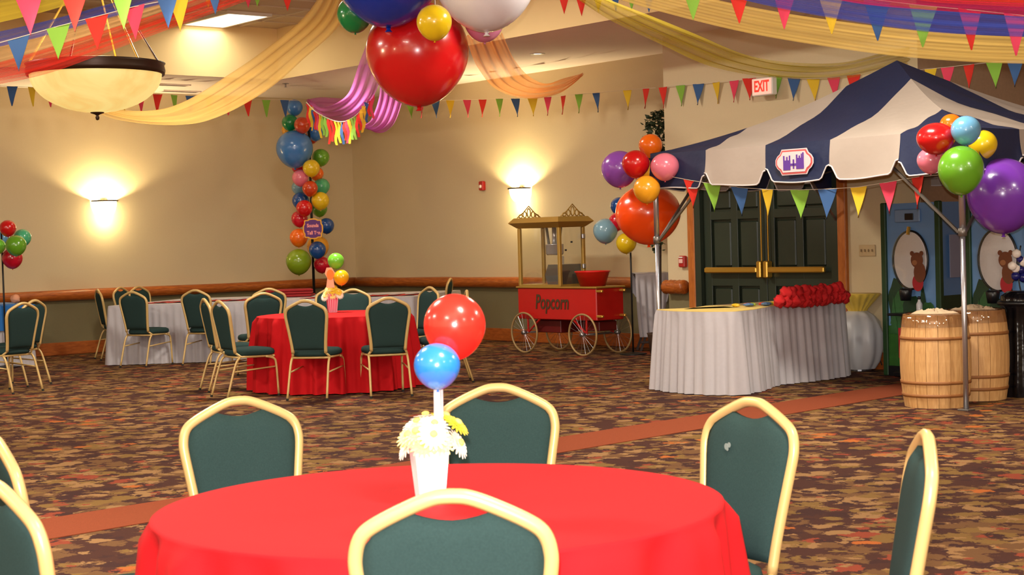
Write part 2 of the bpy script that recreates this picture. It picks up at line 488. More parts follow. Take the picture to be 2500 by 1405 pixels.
for s_ in (-1, 1):
    cx = s_ * LW / 2; x0, x1 = cx - LW / 2 + 0.004, cx + LW / 2 - 0.004
    lf = MB(); yb, yf = 0.055, 0.02
    xs = [x0, x0 + 0.115, cx - 0.05, cx + 0.05, x1 - 0.115, x1]
    zs = [0.01, 0.25, 0.86, 1.06, 1.62, 1.72, 1.98, DOORH - 0.07]
    lf.box((cx, yb + .012, DOORH / 2 - .03), (x1 - x0, 0.012, DOORH - 0.08))
    for i in (0, 2, 4): lf.box(((xs[i] + xs[i + 1]) / 2, (yb + yf) / 2, (zs[0] + zs[-1]) / 2), (xs[i + 1] - xs[i], yb - yf, zs[-1] - zs[0]), bev=0.004)
    for i in (0, 2, 4, 6): lf.box((cx, (yb + yf) / 2, (zs[i] + zs[i + 1]) / 2), (x1 - x0, yb - yf - 0.002, zs[i + 1] - zs[i]), bev=0.004)
    leaf = lf.make('door_leaf', m_green, droot)
    for i in (1, 3):
        for j in (1, 3, 5):
            MB().box(((xs[i] + xs[i + 1]) / 2, yb - 0.004, (zs[j] + zs[j + 1]) / 2), (xs[i + 1] - xs[i] - 0.05, 0.03, zs[j + 1] - zs[j] - 0.05), bev=0.012).make('door_panel', m_green, leaf)
    pb = MB()
    pb.box((cx, -0.055, 1.045), (LW - 0.16, 0.05, 0.065), bev=0.012)
    pb.make('panic_bar', m_brass, leaf)
    xc = s_ * 0.05
    MB().box((xc, -0.03, 1.05), (0.065, 0.1, 0.19), bev=0.012).make('latch_case', m_brass, leaf)
    MB().tube([(xc, -0.01, 1.14), (xc, -0.01, DOORH - 0.1)], 0.008, 8).make('latch_rod', m_brass, leaf)
    MB().box((cx + s_ * 0.1, -0.03, DOORH - 0.13), (0.42, 0.06, 0.06), bev=0.01).make('door_closer', mat('closer_grey', (150, 150, 150), 0.4, 0.4), leaf)

# ------------------------------------------------------------------ ceiling fittings, sconces, signs
m_lamp = mat('fluorescent_diffuser', (255, 250, 240), 0.5, emit=(255, 244, 220), estr=2.6)
m_white = mat('white_metal', (230, 225, 215), 0.45)
for k, (a_, b_) in enumerate(FLUO):
    t = thing('ceiling_light', 'bright rectangular fluorescent ceiling light above the yellow swag' if k == 0 else 'rectangular fluorescent light in the ceiling overhead, out of the picture', 'ceiling light', R(a_, b_, CEIL), ROOMROT, None if k == 0 else 'fluorescent lights overhead')
    fr = MB()
    for x, y, dx, dy in ((0, .31, 1.26, .04), (0, -.31, 1.26, .04), (.61, 0, .04, .58), (-.61, 0, .04, .58)): fr.box((x, y, -0.02), (dx, dy, 0.04))
    fr.make('frame', m_white, t)
    MB().box((0, 0, -0.025), (1.18, 0.58, 0.02)).make('diffuser', m_lamp, t)
m_dark = mat('dark_bronze', (58, 40, 28), 0.4, 0.5)
m_sconce = mat('sconce_glass', (255, 245, 215), 0.4, emit=(255, 236, 180), estr=9.0)


def sconce(p, rz, label):
    t = thing('wall_sconce', label, 'wall lamp', p, rz, 'half bowl wall sconces')
    n = 24
    prof = [(0.01, -0.205), (0.06, -0.2), (0.11, -0.178), (0.15, -0.13), (0.172, -0.07), (0.18, 0.0)]
    MB().lathe(prof, n, (0, 0, 0), PI, 2 * PI).make('glass_bowl', m_sconce, t, True)
    MB().tube([(0.192 * math.cos(a_), 0.192 * math.sin(a_), 0.005) for a_ in [PI + PI * i / 20 for i in range(21)]], 0.011, 8).make('rim', m_dark, t, True)
    MB().box((0, -0.012, -0.05), (0.1, 0.02, 0.16), bev=0.006).make('wall_plate', m_dark, t)
    l = lamp('sconce_bulb', 'POINT', (0, -0.075, -0.075), SCONCE_W, (1.0, 0.80, 0.42), 0.03); l.parent = t
    l2 = lamp('sconce_underglow', 'POINT', (0, -0.17, -0.25), SCONCE_W * 0.07, (1.0, 0.80, 0.42), 0.06); l2.parent = t


q = PL(253, 492, 0.0); sconce(q + DB * 0.01, math.atan2(DL.y, DL.x) + PI, 'glowing half-bowl wall sconce on the left wall above the chairs')
q = PW(1275, 461, 0.0); sconce(q + DL * 0.01, ROOMROT, 'glowing half-bowl wall sconce above the popcorn cart')
# recessed light, sprinkler, vents under the soffit
q = PZ(1312, 131, SOFF)
t = thing('recessed_light', 'small bright recessed downlight in the grey soffit', 'ceiling light', q)
MB().lathe([(0.05, -0.004), (0.09, -0.012), (0.1, 0.0)], 20).make('trim_ring', m_white, t, True)
MB().lathe([(0.001, -0.003), (0.05, -0.003)], 20).make('lens', m_lamp, t)
q = PZ(697, 204, SOFF)
t = thing('sprinkler', 'small fire sprinkler head hanging under the soffit corner', 'sprinkler', q)
MB().lathe([(0.001, -0.004), (0.045, -0.004), (0.05, 0)], 14).make('flange', m_steel, t); MB().tube([(0, 0, 0), (0, 0, -0.05)], 0.012, 8).make('head', m_steel, t); MB().lathe([(0.001, -.05), (.03, -.052), (.001, -.056)], 10).make('deflector', m_steel, t)
for (px, py, lb) in ((412, 206, 'slim grey air vent in the soffit beside the chandelier, upper one'), (440, 222, 'slim grey air vent in the soffit beside the chandelier, lower one near the bunting')):
    q = PZ(px, py, SOFF); t = thing('air_vent', lb, 'vent', q, math.atan2(DL.y, DL.x))
    fr = MB(); fr.box((0, .07, -.008), (.6, .02, .016)); fr.box((0, -.07, -.008), (.6, .02, .016)); fr.box((.3, 0, -.008), (.02, .16, .016)); fr.box((-.3, 0, -.008), (.02, .16, .016)); fr.make('frame', m_soff, t)
    for j in range(3): MB().box((0, -0.04 + 0.04 * j, -.006), (.58, .018, .01)).make('slat', m_dark, t)
m_red = mat('alarm_red', (176, 30, 26), 0.4); m_redglow = mat('exit_letters', (230, 40, 25), 0.5, emit=(255, 40, 20), estr=0.9)
m_signw = mat('exit_face', (250, 205, 190), 0.5, emit=(255, 180, 160), estr=0.5)
# exit sign
q = PW(1866, 212, B_DOOR, 0.12)
t = thing('exit_sign', 'white EXIT sign with red letters above the door wall bunting', 'sign', q, ROOMROT)
MB().box((0.0, 0.0, 0), (0.30, 0.08, 0.195), bev=0.008).make('housing', m_white, t)
MB().box((-0.0, -0.043, 0), (0.27, 0.006, 0.17)).make('lit_face', m_signw, t)
text('letters', 'EXIT', 0.17, m_redglow, t, (-0.0, -0.048, 0), (PI / 2, 0, 0), 0.002, 0.004, 0.62)
# fire alarms
for (px, py, b_, lb) in ((1177, 454, 0.0, 'red fire alarm strobe on the back wall beside the sconce'), (1667, 639, B_DOOR, 'red fire alarm pull box beside the wooden door frame')):
    q = PW(px, py, b_, 0.03); t = thing('fire_alarm', lb, 'fire alarm', q, ROOMROT)
    MB().box((0, 0, 0), (0.10, 0.06, 0.135), bev=0.01).make('housing', m_red, t)
    if b_ == 0: MB().box((0.0, -0.035, -0.01), (0.045, 0.03, 0.05), bev=0.01).make('strobe_lens', mat('lens_white', (235, 225, 215), 0.2), t)
    else:
        MB().box((0, -0.034, 0.005), (0.06, 0.012, 0.05), bev=0.004).make('pull_handle', mat('pale_pink', (235, 190, 180), 0.4), t)
        MB().box((0, -0.034, 0.05), (0.06, 0.008, 0.016)).make('label_plate', mat('lens_white', (235, 225, 215), 0.2), t)
q = PW(2117, 612, B_DOOR, 0.008); t = thing('switch_plate', 'beige light switch plate with four toggles between door and stuffing machines', 'light switch', q, ROOMROT)
m_plate = mat('plate_beige', (196, 170, 128), 0.5)
MB().box((0, 0, 0), (0.21, 0.012, 0.12), bev=0.004).make('plate', m_plate, t)
for k in range(4): MB().box((-0.07 + 0.047 * k, -0.012, 0.0), (0.012, 0.022, 0.028), bev=0.003).make('toggle', mat('toggle', (170, 140, 100), .4), t)
# pale blue panel high on the recess wall
q0, q1 = PW(2264, 128, B_REC, 0.03), PW(2320, 260, B_REC, 0.03)
t = thing('wall_panel', 'pale blue-grey upright panel high on the dim wall behind the tent roof', 'panel', (q0 + q1) / 2, ROOMROT)
wd = abs(AB(q1)[0] - AB(q0)[0]); hh = q0.z - q1.z
MB().box((0, 0, 0), (wd, 0.04, hh + .3), bev=0.01).make('board', mat('blue_grey', (128, 134, 132), 0.7), t)
MB().box((0, -.03, hh / 2 + .15), (wd + .04, 0.09, 0.07), bev=0.01).make('top_rail', m_dark, t)

# ------------------------------------------------------------------ chandelier
m_bowl = mat('alabaster', (255, 226, 150), 0.4, emit=(255, 222, 128), estr=1.0)
nt = m_bowl.node_tree; bb = nt.nodes['Principled BSDF']
tc = nt.nodes.new('ShaderNodeTexCoord'); nz = nt.nodes.new('ShaderNodeTexNoise'); nz.inputs['Scale'].default_value = 2.2; nz.inputs['Detail'].default_value = 3; nz.inputs['Distortion'].default_value = 2.5
rp = nt.nodes.new('ShaderNodeValToRGB'); rp.color_ramp.elements[0].position = 0.38; rp.color_ramp.elements[0].color = (*lin((252, 208, 116)), 1); rp.color_ramp.elements[1].position = 0.6; rp.color_ramp.elements[1].color = (*lin((255, 226, 136)), 1)
nt.links.new(tc.outputs['Object'], nz.inputs['Vector']); nt.links.new(nz.outputs['Fac'], rp.inputs[0]); nt.links.new(rp.outputs[0], bb.inputs['Emission Color'])
bb.inputs['Base Color'].default_value = (.3, .24, .14, 1); bb.inputs['Emission Strength'].default_value = .85


def chandelier(c, label, lit=True, group=None):
    t = thing('chandelier', label, 'chandelier', c, 0, group); Rr = 0.50
    prof = [(Rr * math.sin(a_), -0.30 * math.cos(a_)) for a_ in [PI / 2 * i / 14 for i in range(15)]]; prof[0] = (0.004, -0.30)
    MB().lathe(prof, 48).make('glass_bowl', m_bowl, t, True)
    MB().lathe([(Rr, -0.01), (Rr + 0.02, -0.015), (Rr + 0.028, 0.02), (Rr + 0.02, 0.06), (Rr + 0.03, 0.075), (Rr - 0.005, 0.08), (Rr - 0.005, -0.01)], 48).make('rim', m_dark, t, True)
    MB().lathe([(0.001, -0.36), (0.012, -0.355), (0.016, -0.335), (0.008, -0.325), (0.02, -0.315), (0.05, -0.305), (0.055, -0.29), (0.001, -0.28)], 20).make('finial', m_dark, t, True)
    hz = 0.85
    for k in range(6):
        an = 0.4 + PI / 3 * k
        MB().tube([(Rr * math.cos(an), Rr * math.sin(an), 0.07), (0.04 * math.cos(an), 0.04 * math.sin(an), hz)], 0.008, 6).make('rod', m_brass if k % 2 else m_dark, t)
    MB().lathe([(0.001, hz - .05), (0.05, hz - .03), (0.055, hz + .03), (0.02, hz + .06), (0.014, CEIL - c.z - 0.06), (0.09, CEIL - c.z - 0.04), (0.1, CEIL - c.z - 0.002)], 20).make('stem', m_dark, t, True)
    l = lamp('chandelier_bulb', 'POINT', (0, 0, 0.16), CHAND_W, WARM, 0.12); l.parent = t


cz = P(234, 180, 12.5)
chandelier(cz, 'large alabaster bowl chandelier with dark rim hanging at upper left')
for (a_, b_) in ((11.5, 11.5), (19.5, 6.0), (25.5, 12.0), (17.0, 17.5)):
    c = R(a_, b_); c.z = cz.z; chandelier(c, 'alabaster bowl chandelier hanging elsewhere in the hall, out of the picture', group='other chandeliers in the hall')

# ------------------------------------------------------------------ banquet chairs
m_fab = mat('green_fabric', (42, 61, 60), 0.95, vary=0.25, scale=220, spec=0.1)
m_gold = mat('gold_tube', (205, 172, 112), 0.35, 0.1)
m_foot = mat('black_rubber', (30, 28, 26), 0.8)


def yb(z):                                # y of the back at height z
    return -0.205 - (z - 0.46) * 0.17


OUT = [(0.163, 0.44), (0.168, 0.52), (0.18, 0.62), (0.194, 0.72), (0.203, 0.785), (0.203, 0.815), (0.196, 0.845), (0.181, 0.867), (0.152, 0.886), (0.108, 0.908), (0.062, 0.928), (0.03, 0.938)]


def make_chair():
    t = thing('banquet_chair', '', 'chair')
    half = catmull([(x, 0, z) for x, z in OUT] + [(0.0, 0, 0.940)], 3)
    path = [(p.x, yb(p.z), p.z) for p in half]; path = path + [(-x, y, z) for x, y, z in path[::-1][1:]]
    MB().tube(path, 0.0165, 8, square=True).make('back_frame', m_gold, t, True)
    # padded back, inset in the frame, with the hand-hold notch at the top
    n = 15; V = []; F = []; rows = []
    ins = [(x - 0.012, z) for x, z in OUT]
    def hw(z):
        for i in range(len(ins) - 1):
            if ins[i][1] <= z <= ins[i + 1][1]:
                f = (z - ins[i][1]) / (ins[i + 1][1] - ins[i][1]); return ins[i][0] + f * (ins[i + 1][0] - ins[i][0])
        return ins[-1][0]
    def ztop(x):
        ax = abs(x); z = 0.9
        for i in range(len(OUT) - 1):
            x0, z0 = OUT[i]; x1, z1 = OUT[i + 1]
            if z0 >= 0.8 and x1 <= ax + .006 <= x0: z = z0 + (x0 - ax - .006) / (x0 - x1) * (z1 - z0); break
        z -= 0.012
        if ax < 0.062: z = min(z, 0.918 - 0.020 - 0.010 * math.cos(ax / 0.062 * PI / 2) + 0.0)
        return z
    nz_ = 16
    for sgn in (1, -1):
        grid = []
        for i in range(nz_ + 1):
            row = []
            for j in range(n):
                u = -1 + 2 * j / (n - 1)
                z0 = 0.47; xx = u * 0.19; z = z0 + (ztop(xx) - z0) * i / nz_
                x = u * min(0.19, hw(z)) if z < 0.84 else u * min(0.19, max(hw(z), abs(xx) / max(abs(u), 1e-6)))
                e = max(0.0, (1 - u ** 4)) * max(0.0, 1 - (2 * i / nz_ - 1) ** 6)
                y = yb(z) + sgn * (0.006 + (0.022 if sgn > 0 else 0.014) * e ** 0.6)
                row.append(len(V)); V.append((x, y, z))
            grid.append(row)
        for i in range(nz_):
            for j in range(n - 1):
                f = (grid[i][j], grid[i][j + 1], grid[i + 1][j + 1], grid[i + 1][j]); F.append(f if sgn < 0 else f[::-1])
        rows.append(grid)
    a_, b_ = rows
    edge = lambda g: g[0] + [r_[-1] for r_ in g[1:]] + g[-1][::-1][1:] + [r_[0] for r_ in g[::-1][1:-1]]
    ea, eb = edge(a_), edge(b_)
    for k in range(len(ea)): F.append((ea[k], ea[(k + 1) % len(ea)], eb[(k + 1) % len(ea)], eb[k]))
    mesh('backrest', V, F, m_fab, t, True)
    # seat cushion
    V = []; F = []; ring = 28
    prof = [(0.86, 0.405), (0.98, 0.415), (1.0, 0.435), (0.97, 0.46), (0.86, 0.474), (0.5, 0.482), (0.02, 0.484)]
    for s_, z in prof:
        for k in range(ring):
            an = 2 * PI * k / ring; cx, sy = math.cos(an), math.sin(an)
            x = math.copysign(abs(cx) ** 0.45, cx); y = math.copysign(abs(sy) ** 0.45, sy)
            V.append((x * s_ * (0.205 + 0.018 * y), 0.015 + y * s_ * 0.215, z))
    for i in range(len(prof) - 1):
        for k in range(ring): F.append((i * ring + k, i * ring + (k + 1) % ring, (i + 1) * ring + (k + 1) % ring, (i + 1) * ring + k))
    F.append(tuple(range(ring - 1, -1, -1))); F.append(tuple(range((len(prof) - 1) * ring, len(prof) * ring)))
    mesh('seat', V, F, m_fab, t, True)
    sf = MB()
    sf.tube([(0.165, -0.2, 0.44), (0.19, -0.15, 0.40), (0.2, 0.16, 0.395)], 0.011, 8); sf.tube([(-0.165, -0.2, 0.44), (-0.19, -0.15, 0.40), (-0.2, 0.16, 0.395)], 0.011, 8)
    sf.tube([(-0.2, 0.19, 0.395), (0.2, 0.19, 0.395)], 0.011, 8); sf.tube([(-0.185, -0.17, 0.395), (0.185, -0.17, 0.395)], 0.011, 8)
    sf.make('seat_frame', m_gold, t, True)
    for s_ in (-1, 1):
        lg = MB().tube(catmull([(s_ * 0.185, -0.16, 0.40), (s_ * 0.188, -0.215, 0.32), (s_ * 0.196, -0.31, 0.012)], 4), 0.0115, 8).make('leg', m_gold, t, True)
        MB().tube([(s_ * 0.196, -0.31, 0.02), (s_ * 0.1965, -0.314, 0.0)], 0.0135, 8).make('foot_cap', m_foot, lg)
        lg = MB().tube(catmull([(s_ * 0.2, 0.1, 0.395), (s_ * 0.2, 0.185, 0.37), (s_ * 0.201, 0.21, 0.3), (s_ * 0.205, 0.225, 0.012)], 4), 0.0115, 8).make('leg', m_gold, t, True)
        MB().tube([(s_ * 0.205, 0.225, 0.02), (s_ * 0.205, 0.225, 0.0)], 0.0135, 8).make('foot_cap', m_foot, lg)
        MB().tube([(s_ * 0.19, -0.235, 0.26), (s_ * 0.202, 0.214, 0.29)], 0.008, 6).make('stretcher', m_gold, t, True)
    return t


CH0 = make_chair(); ch_used = [False]


def chair(px, D, deg, label, pyref=None):
    top = P(px, pyref or 720, D); th_ = math.radians(deg); rz = th_ - PI / 2
    off = Matrix.Rotation(rz, 3, 'Z') @ Vector((0, yb(0.94), 0))
    loc = Vector((top.x, top.y, 0)) - off
    if not ch_used[0]:
        ch_used[0] = True; CH0.location = loc; CH0.rotation_euler = (0, 0, rz); CH0['label'] = label; CH0['group'] = 'gold framed banquet chairs'; return CH0
    return dup(CH0, loc, rz, label, 'gold framed banquet chairs')


chair(1100, 3.30, 88, 'green banquet chair nearest the camera, its back in front of the red table', 1215)
chair(582, 5.50, -62, 'green banquet chair left behind the front red table, facing the camera', 977)
chair(1215, 5.71, -97, 'green banquet chair straight behind the front flower centrepiece', 947)
SC = chair(1838, 4.98, -147, 'green banquet chair at the right of the front red table, with white scuff', 980)
for dx_, dz_, r_ in ((.052, .806, .007), (.064, .800, .009), (.058, .793, .005)):
    MB().poly([(dx_ + r_ * math.cos(a_), yb(dz_) + .0285 + .004, dz_ + r_ * 1.2 * math.sin(a_)) for a_ in [2 * PI * i / 10 for i in range(10)]], .0015, (0, 1, 0)).make('scuff', mat('scuff_pale', (120, 132, 128), .8), SC)
chair(2262, 4.05, 173, 'green banquet chair seen edge-on at far right of the foreground', 1068)
chair(-20, 3.66, 42, 'green banquet chair cut by the left edge, lowest in the picture', 1178)
chair(-14, 4.55, 30, 'green banquet chair at left edge, just above the lowest chair', 1078)
chair(744, 15.17, 78, 'dark chair with its back to the camera before the far red table, left one', 735)
chair(948, 15.25, 104, 'dark chair with its back to the camera before the far red table, right one', 735)
chair(533, 15.65, 33, 'dark chair turned sideways at the left of the far red table, nearer one')
chair(497, 16.45, 24, 'dark chair turned sideways at the left of the far red table, half hidden one')
chair(643, 17.95, 112, 'dark chair between far red table and white table, nearer of the pair')
chair(656, 19.8, 100, 'dark chair tucked behind another between far red table and white table')
chair(862, 18.45, 262, 'dark chair behind the far red table, right of the popcorn cup')
chair(812, 19.3, 255, 'dark chair mostly hidden behind the far popcorn cup')
chair(1050, 18.4, 216, 'dark chair right of the far red table, beside the front red balloon')
chair(1101, 22.4, 172, 'narrow edge-on dark chair just above the front red balloon')
chair(1140, 16.75, 186, 'dark chair hidden behind the front red balloon, only leg and top showing')
chair(322, 20.1, 66, 'dark chair before the left end of the long white table')
chair(476, 20.1, 70, 'dark chair before the middle of the long white table')
chair(238, 21.7, 26, 'dark chair at the left end of the white table, beside the wall baseboard')
chair(294, 22.7, -20, 'dark chair behind the white table, left of two tops against the log rail')
chair(338, 22.85, -30, 'dark chair behind the white table, right of two tops against the log rail')
chair(56, 16.9, 147, 'dark chair at the left edge before the blue covered table, nearer one')
chair(84, 17.75, 158, 'dark chair at the left edge before the blue covered table, further one')

# ------------------------------------------------------------------ tables and cloths
m_redcloth = mat('red_cloth', (194, 18, 26), 0.85, vary=0.05, scale=90, bump=0.1, bscale=250, spec=0.2)
m_whitecloth = mat('white_cloth', (182, 176, 182), 0.8, vary=0.04, scale=30, bump=0.15, bscale=25, sheen=0.2)
m_bluecloth = mat('blue_cloth', (10, 100, 180), 0.75, vary=0.08, scale=20, sheen=0.2)
m_yelcloth = mat('yellow_cloth', (226, 190, 70), 0.75, vary=0.1, scale=12, sheen=0.2)
m_satin = mat('white_satin', (206, 204, 206), 0.4, vary=0.05, scale=6)
m_ply = wood('plywood', (190, 150, 100), (160, 120, 76), (1, 6, 6))


def smoothstep(x): x = max(0, min(1, x)); return x * x * (3 - 2 * x)


def round_table(c, r, lab_t, lab_c, seed, folds=17):
    t = thing('round_table', lab_t, 'table', (c.x, c.y, 0))
    MB().lathe([(0.001, 0.715), (r - 0.02, 0.715), (r - 0.02, 0.748), (0.001, 0.748)], 48).make('tabletop', m_ply, t)
    for k in range(4):
        an = PI / 4 + PI / 2 * k; MB().tube([(0.45 * math.cos(an), 0.45 * math.sin(an), 0.714), (0.5 * math.cos(an), 0.5 * math.sin(an), 0)], 0.016, 8).make('leg', m_steel, t)
    rnd = random.Random(seed); n = 288; V = []; F = []
    ph = [rnd.uniform(0, 6.28) for _ in range(6)]
    rows = [(0.0, 0)] + [(f, 0) for f in (0.3, 0.6, 0.85, 0.96, 0.99)] + [(1.0, d) for d in (0.004, 0.012, 0.03, 0.06, 0.1, 0.16, 0.23, 0.31, 0.4, 0.5, 0.6, 0.68, 0.745)]
    for f, d in rows:
        for k in range(n):
            an = 2 * PI * k / n
            w_ = (math.sin(folds * an + ph[0] + 1.1 * math.sin(3 * an + ph[1])) + 0.5 * math.sin((folds * 2 + 3) * an + ph[2]) + 0.35 * math.sin(9 * an + ph[3])) / 1.5
            g_ = smoothstep(d / 0.06); fo_ = (0.5 + 0.5 * math.sin(folds * an + ph[0] + 1.1 * math.sin(3 * an + ph[1]))) ** 1.6 + 0.25 * math.sin((folds * 2 + 3) * an + ph[2])
            rr = r * f + (0.0 if d == 0 else 0.006 + 0.05 * d + (0.026 + 0.11 * min(d, .4)) * g_ * fo_ + 0.006 * g_ * w_)
            V.append((rr * math.cos(an), rr * math.sin(an), 0.757 - (0.0 if d == 0 else d) - (0.003 if f == .99 else 0)))
    for i in range(1, len(rows) - 1):
        for k in range(n): F.append((i * n + k, i * n + (k + 1) % n, (i + 1) * n + (k + 1) % n, (i + 1) * n + k))
    V.append((0, 0, 0.757)); ci = len(V) - 1
    for k in range(n): F.append((ci, n + k, n + (k + 1) % n))
    o = mesh('tablecloth', V, [f[::-1] if len(f) == 4 else f for f in F], m_redcloth, None, True); o.location = (c.x, c.y, 0)
    tag(o, lab_c, 'tablecloth')
    return t


T1 = PZ(1052, 1225, 0.757); T1 = Vector((-0.215, 4.36, 0))
round_table(T1, 0.762, 'round banquet table under the front red cloth', 'bright red floor-length cloth on the round table nearest the camera', 3, 13)
T2 = Vector(P(815, 760, 16.45)); T2.z = 0
round_table(T2, 0.775, 'round banquet table under the far red cloth', 'red floor-length cloth on the far round table among dark chairs', 5, 20)


def skirted(name_lab, foot, z, m_top, m_skirt, lab_cloth, seed, pleat=0.09, amp=0.014, group=None, over=None, cornerr=0.06):
    """banquet table with a fitted top cloth and a pleated skirt around a footprint (world xy, counter-clockwise)"""
    c = sum((Vector(p) for p in foot), Vector((0, 0, 0))) / len(foot); c.z = 0
    t = thing('banquet_table', name_lab, 'table', c)
    loc = [Vector(p) - c for p in foot]
    inner = [p * 0.96 for p in loc]
    MB().poly([p + Vector((0, 0, z - 0.035)) for p in inner], 0.025, (0, 0, 1)).make('tabletop', m_ply, t)
    for i in range(0, len(inner), max(1, len(inner) // 4)):
        p = inner[i] * 0.82; MB().tube([(p.x, p.y, z - 0.036), (p.x, p.y, 0)], 0.016, 8).make('leg', m_steel, t)
    # dense rounded outline
    out = []
    n = len(loc)
    for i in range(n):
        a_, b_ = loc[i], loc[(i + 1) % n]; L = (b_ - a_).length; k = max(2, int(L / 0.022))
        out += [a_ + (b_ - a_) * j / k for j in range(k)]
    for _ in range(6): out = [(out[i - 1] + out[i] * 2 + out[(i + 1) % len(out)]) / 4 for i in range(len(out))]
    N = len(out); s_ = 0; ss = []
    for i in range(N): ss.append(s_); s_ += (out[(i + 1) % N] - out[i]).length
    rnd = random.Random(seed); ph = [rnd.uniform(0, 6) for _ in range(4)]
    rows = [(0, 0), (0.02, 0.1), (0.06, 0.5), (0.25, 0.8), (0.5, 1.0), (0.8, 1.2), (1.0, 1.35)]
    V = []; F = []
    for f, am in rows:
        for i in range(N):
            tn = (out[(i + 1) % N] - out[i - 1]).normalized(); nn = Vector((tn.y, -tn.x, 0))
            u = ss[i]; wv = math.sin(2 * PI * u / pleat + 1.4 * math.sin(u * 3.1 + ph[0])) + 0.6 * math.sin(2 * PI * u / (pleat * 2.7) + ph[1]) + 0.5 * math.sin(u * 5 + ph[2])
            V.append(out[i] + nn * (0.006 + 0.05 * f + amp * am * wv) + Vector((0, 0, z * (1 - f) + 0.006 * f)))
    for r_ in range(len(rows) - 1):
        for i in range(N): F.append((r_ * N + i, (r_ + 1) * N + i, (r_ + 1) * N + (i + 1) % N, r_ * N + (i + 1) % N))
    cl = thing('tablecloth', lab_cloth, 'tablecloth', c, 0, group)
    mesh('skirt', V, F, m_skirt, cl, True)
    MB().poly([p + Vector((0, 0, z - 0.004)) for p in out], 0.008, (0, 0, 1)).make('top_cloth', m_top, cl)
    return t, cl, out, c


def quad(p, q, dirv, depth):
    p, q = Vector((p.x, p.y, 0)), Vector((q.x, q.y, 0)); d = Vector(dirv).normalized() * depth
    return [p, q, q + d, p + d]


# long white table block by the corner, two tables end to end
wa, wb = PZ(266, 893), PZ(1016, 868)
wm = wa.lerp(wb, 0.5)
ud = (wb - wa).normalized()
back = Vector((0.24, 1, 0))
skirted('long banquet table under white skirt at left, with dark chairs before it', quad(wa, wm - ud * 0.012, back, 2.3), 0.757, m_whitecloth, m_whitecloth, 'white pleated cloth on the left long table behind two dark chairs', 11)
skirted('long banquet table under white skirt behind the far red table', quad(wm + ud * 0.012, wb, back, 2.3), 0.757, m_whitecloth, m_whitecloth, 'white pleated cloth on the long table behind the far red table', 12)
m_runner = mat('red_runner', (190, 26, 30), 0.7, vary=0.15, scale=9)


def runner(p, u, v, lx, ly, label, cat='table runner', nwaves=0, m=m_runner, z=0.766, print_m=None):
    t = thing('table_runner', label, cat, p)
    V = []; F = []; nx, ny = 24, 10
    for i in range(nx + 1):
        for j in range(ny + 1):
            V.append(Vector(u) * (lx * (i / nx - .5)) + Vector(v) * (ly * (j / ny - .5)) + Vector((0, 0, 0.004 + 0.006 * math.sin(i * 1.7 + j) * nwaves)))
    for i in range(nx):
        for j in range(ny): F.append((i * (ny + 1) + j, (i + 1) * (ny + 1) + j, (i + 1) * (ny + 1) + j + 1, i * (ny + 1) + j + 1))
    mesh('cloth', V, F, m, t, True)
    if print_m:
        for k in range(7):
            rx = -lx * .42 + lx * .84 * k / 6
            pts = [Vector(u) * (rx + 0.09 * math.cos(a_) * (1 + .3 * math.sin(3 * a_ + k))) + Vector(v) * (ly * .1 * math.sin(k * 2) + ly * .26 * math.sin(a_)) for a_ in [2 * PI * i / 14 for i in range(14)]]
            MB().poly([q + Vector((0, 0, 0.0115)) for q in pts], 0.002, (0, 0, 1)).make('printed_patch', print_m, t)
    t.location = Vector((p.x, p.y, z)); return t


bd = back.normalized()
runner(wa.lerp(wm, .5) + bd * .75, ud, bd, 1.5, .75, 'red and white printed runner on the left long white table', nwaves=1, print_m=m_whitecloth)
runner(wm.lerp(wb, .5) + bd * .8 + ud * .1, ud, bd, 1.5, .8, 'red and white printed runner on the long white table behind the far red table', nwaves=1, print_m=m_whitecloth)
pk = wa.lerp(wm, .88) + bd * 1.5
t = thing('folded_cloth', 'dark red folded cloth lying on the left long white table', 'cloth', Vector((pk.x, pk.y, 0.767)))
V = []; F = []
for k, (sc_, z0) in enumerate(((1, 0), (.93, .035), (.85, .07))): MB().box((0.02 * k, 0, z0 + .016), (0.75 * sc_, 0.5 * sc_, 0.032), 0.1 * k, bev=0.012).make('fold', mat('dark_red_cloth', (150, 20, 26), 0.8, vary=.1), t)

# blue covered table at the left edge
q = PZ(78, 893); la = Vector((q.x - 1.9, q.y - 0.9, 0)); lb_ = Vector((q.x, q.y, 0))
skirted('banquet table under blue and white cloths at the left edge', [la, lb_, lb_ + Vector((-.55, .75, 0)), la + Vector((-.55, .75, 0))], 0.80, m_whitecloth, m_whitecloth, 'white skirt hanging below the blue cloth at the left edge', 21)
fo = [la, lb_, lb_ + Vector((-.55, .75, 0)), la + Vector((-.55, .75, 0))]
ctr = sum(fo, Vector((0, 0, 0))) / 4
ov = []
for i in range(4):
    a_, b_ = fo[i] - ctr, fo[(i + 1) % 4] - ctr; ov += [a_ + (b_ - a_) * j / 14 for j in range(14)]
V = []; F = []; N = len(ov)
for f, ex in ((0, 0.0), (0.02, 0.075), (0.1, 0.09), (0.22, 0.1), (0.34, 0.105)):
    for i, p in enumerate(ov): V.append(p * (1 + (ex + 0.012 * math.sin(i * 1.3) * (f * 3)) / max(p.length, .3)) + Vector((0, 0, 0.812 - f)))
for r_ in range(4):
    for i in range(N): F.append((r_ * N + i, (r_ + 1) * N + i, (r_ + 1) * N + (i + 1) % N, r_ * N + (i + 1) % N))
F.append(tuple(range(N)))
o = mesh('tablecloth', V, F, m_bluecloth, None, False); o.location = ctr; tag(o, 'bright blue overlay cloth on the table at the left edge', 'tablecloth')

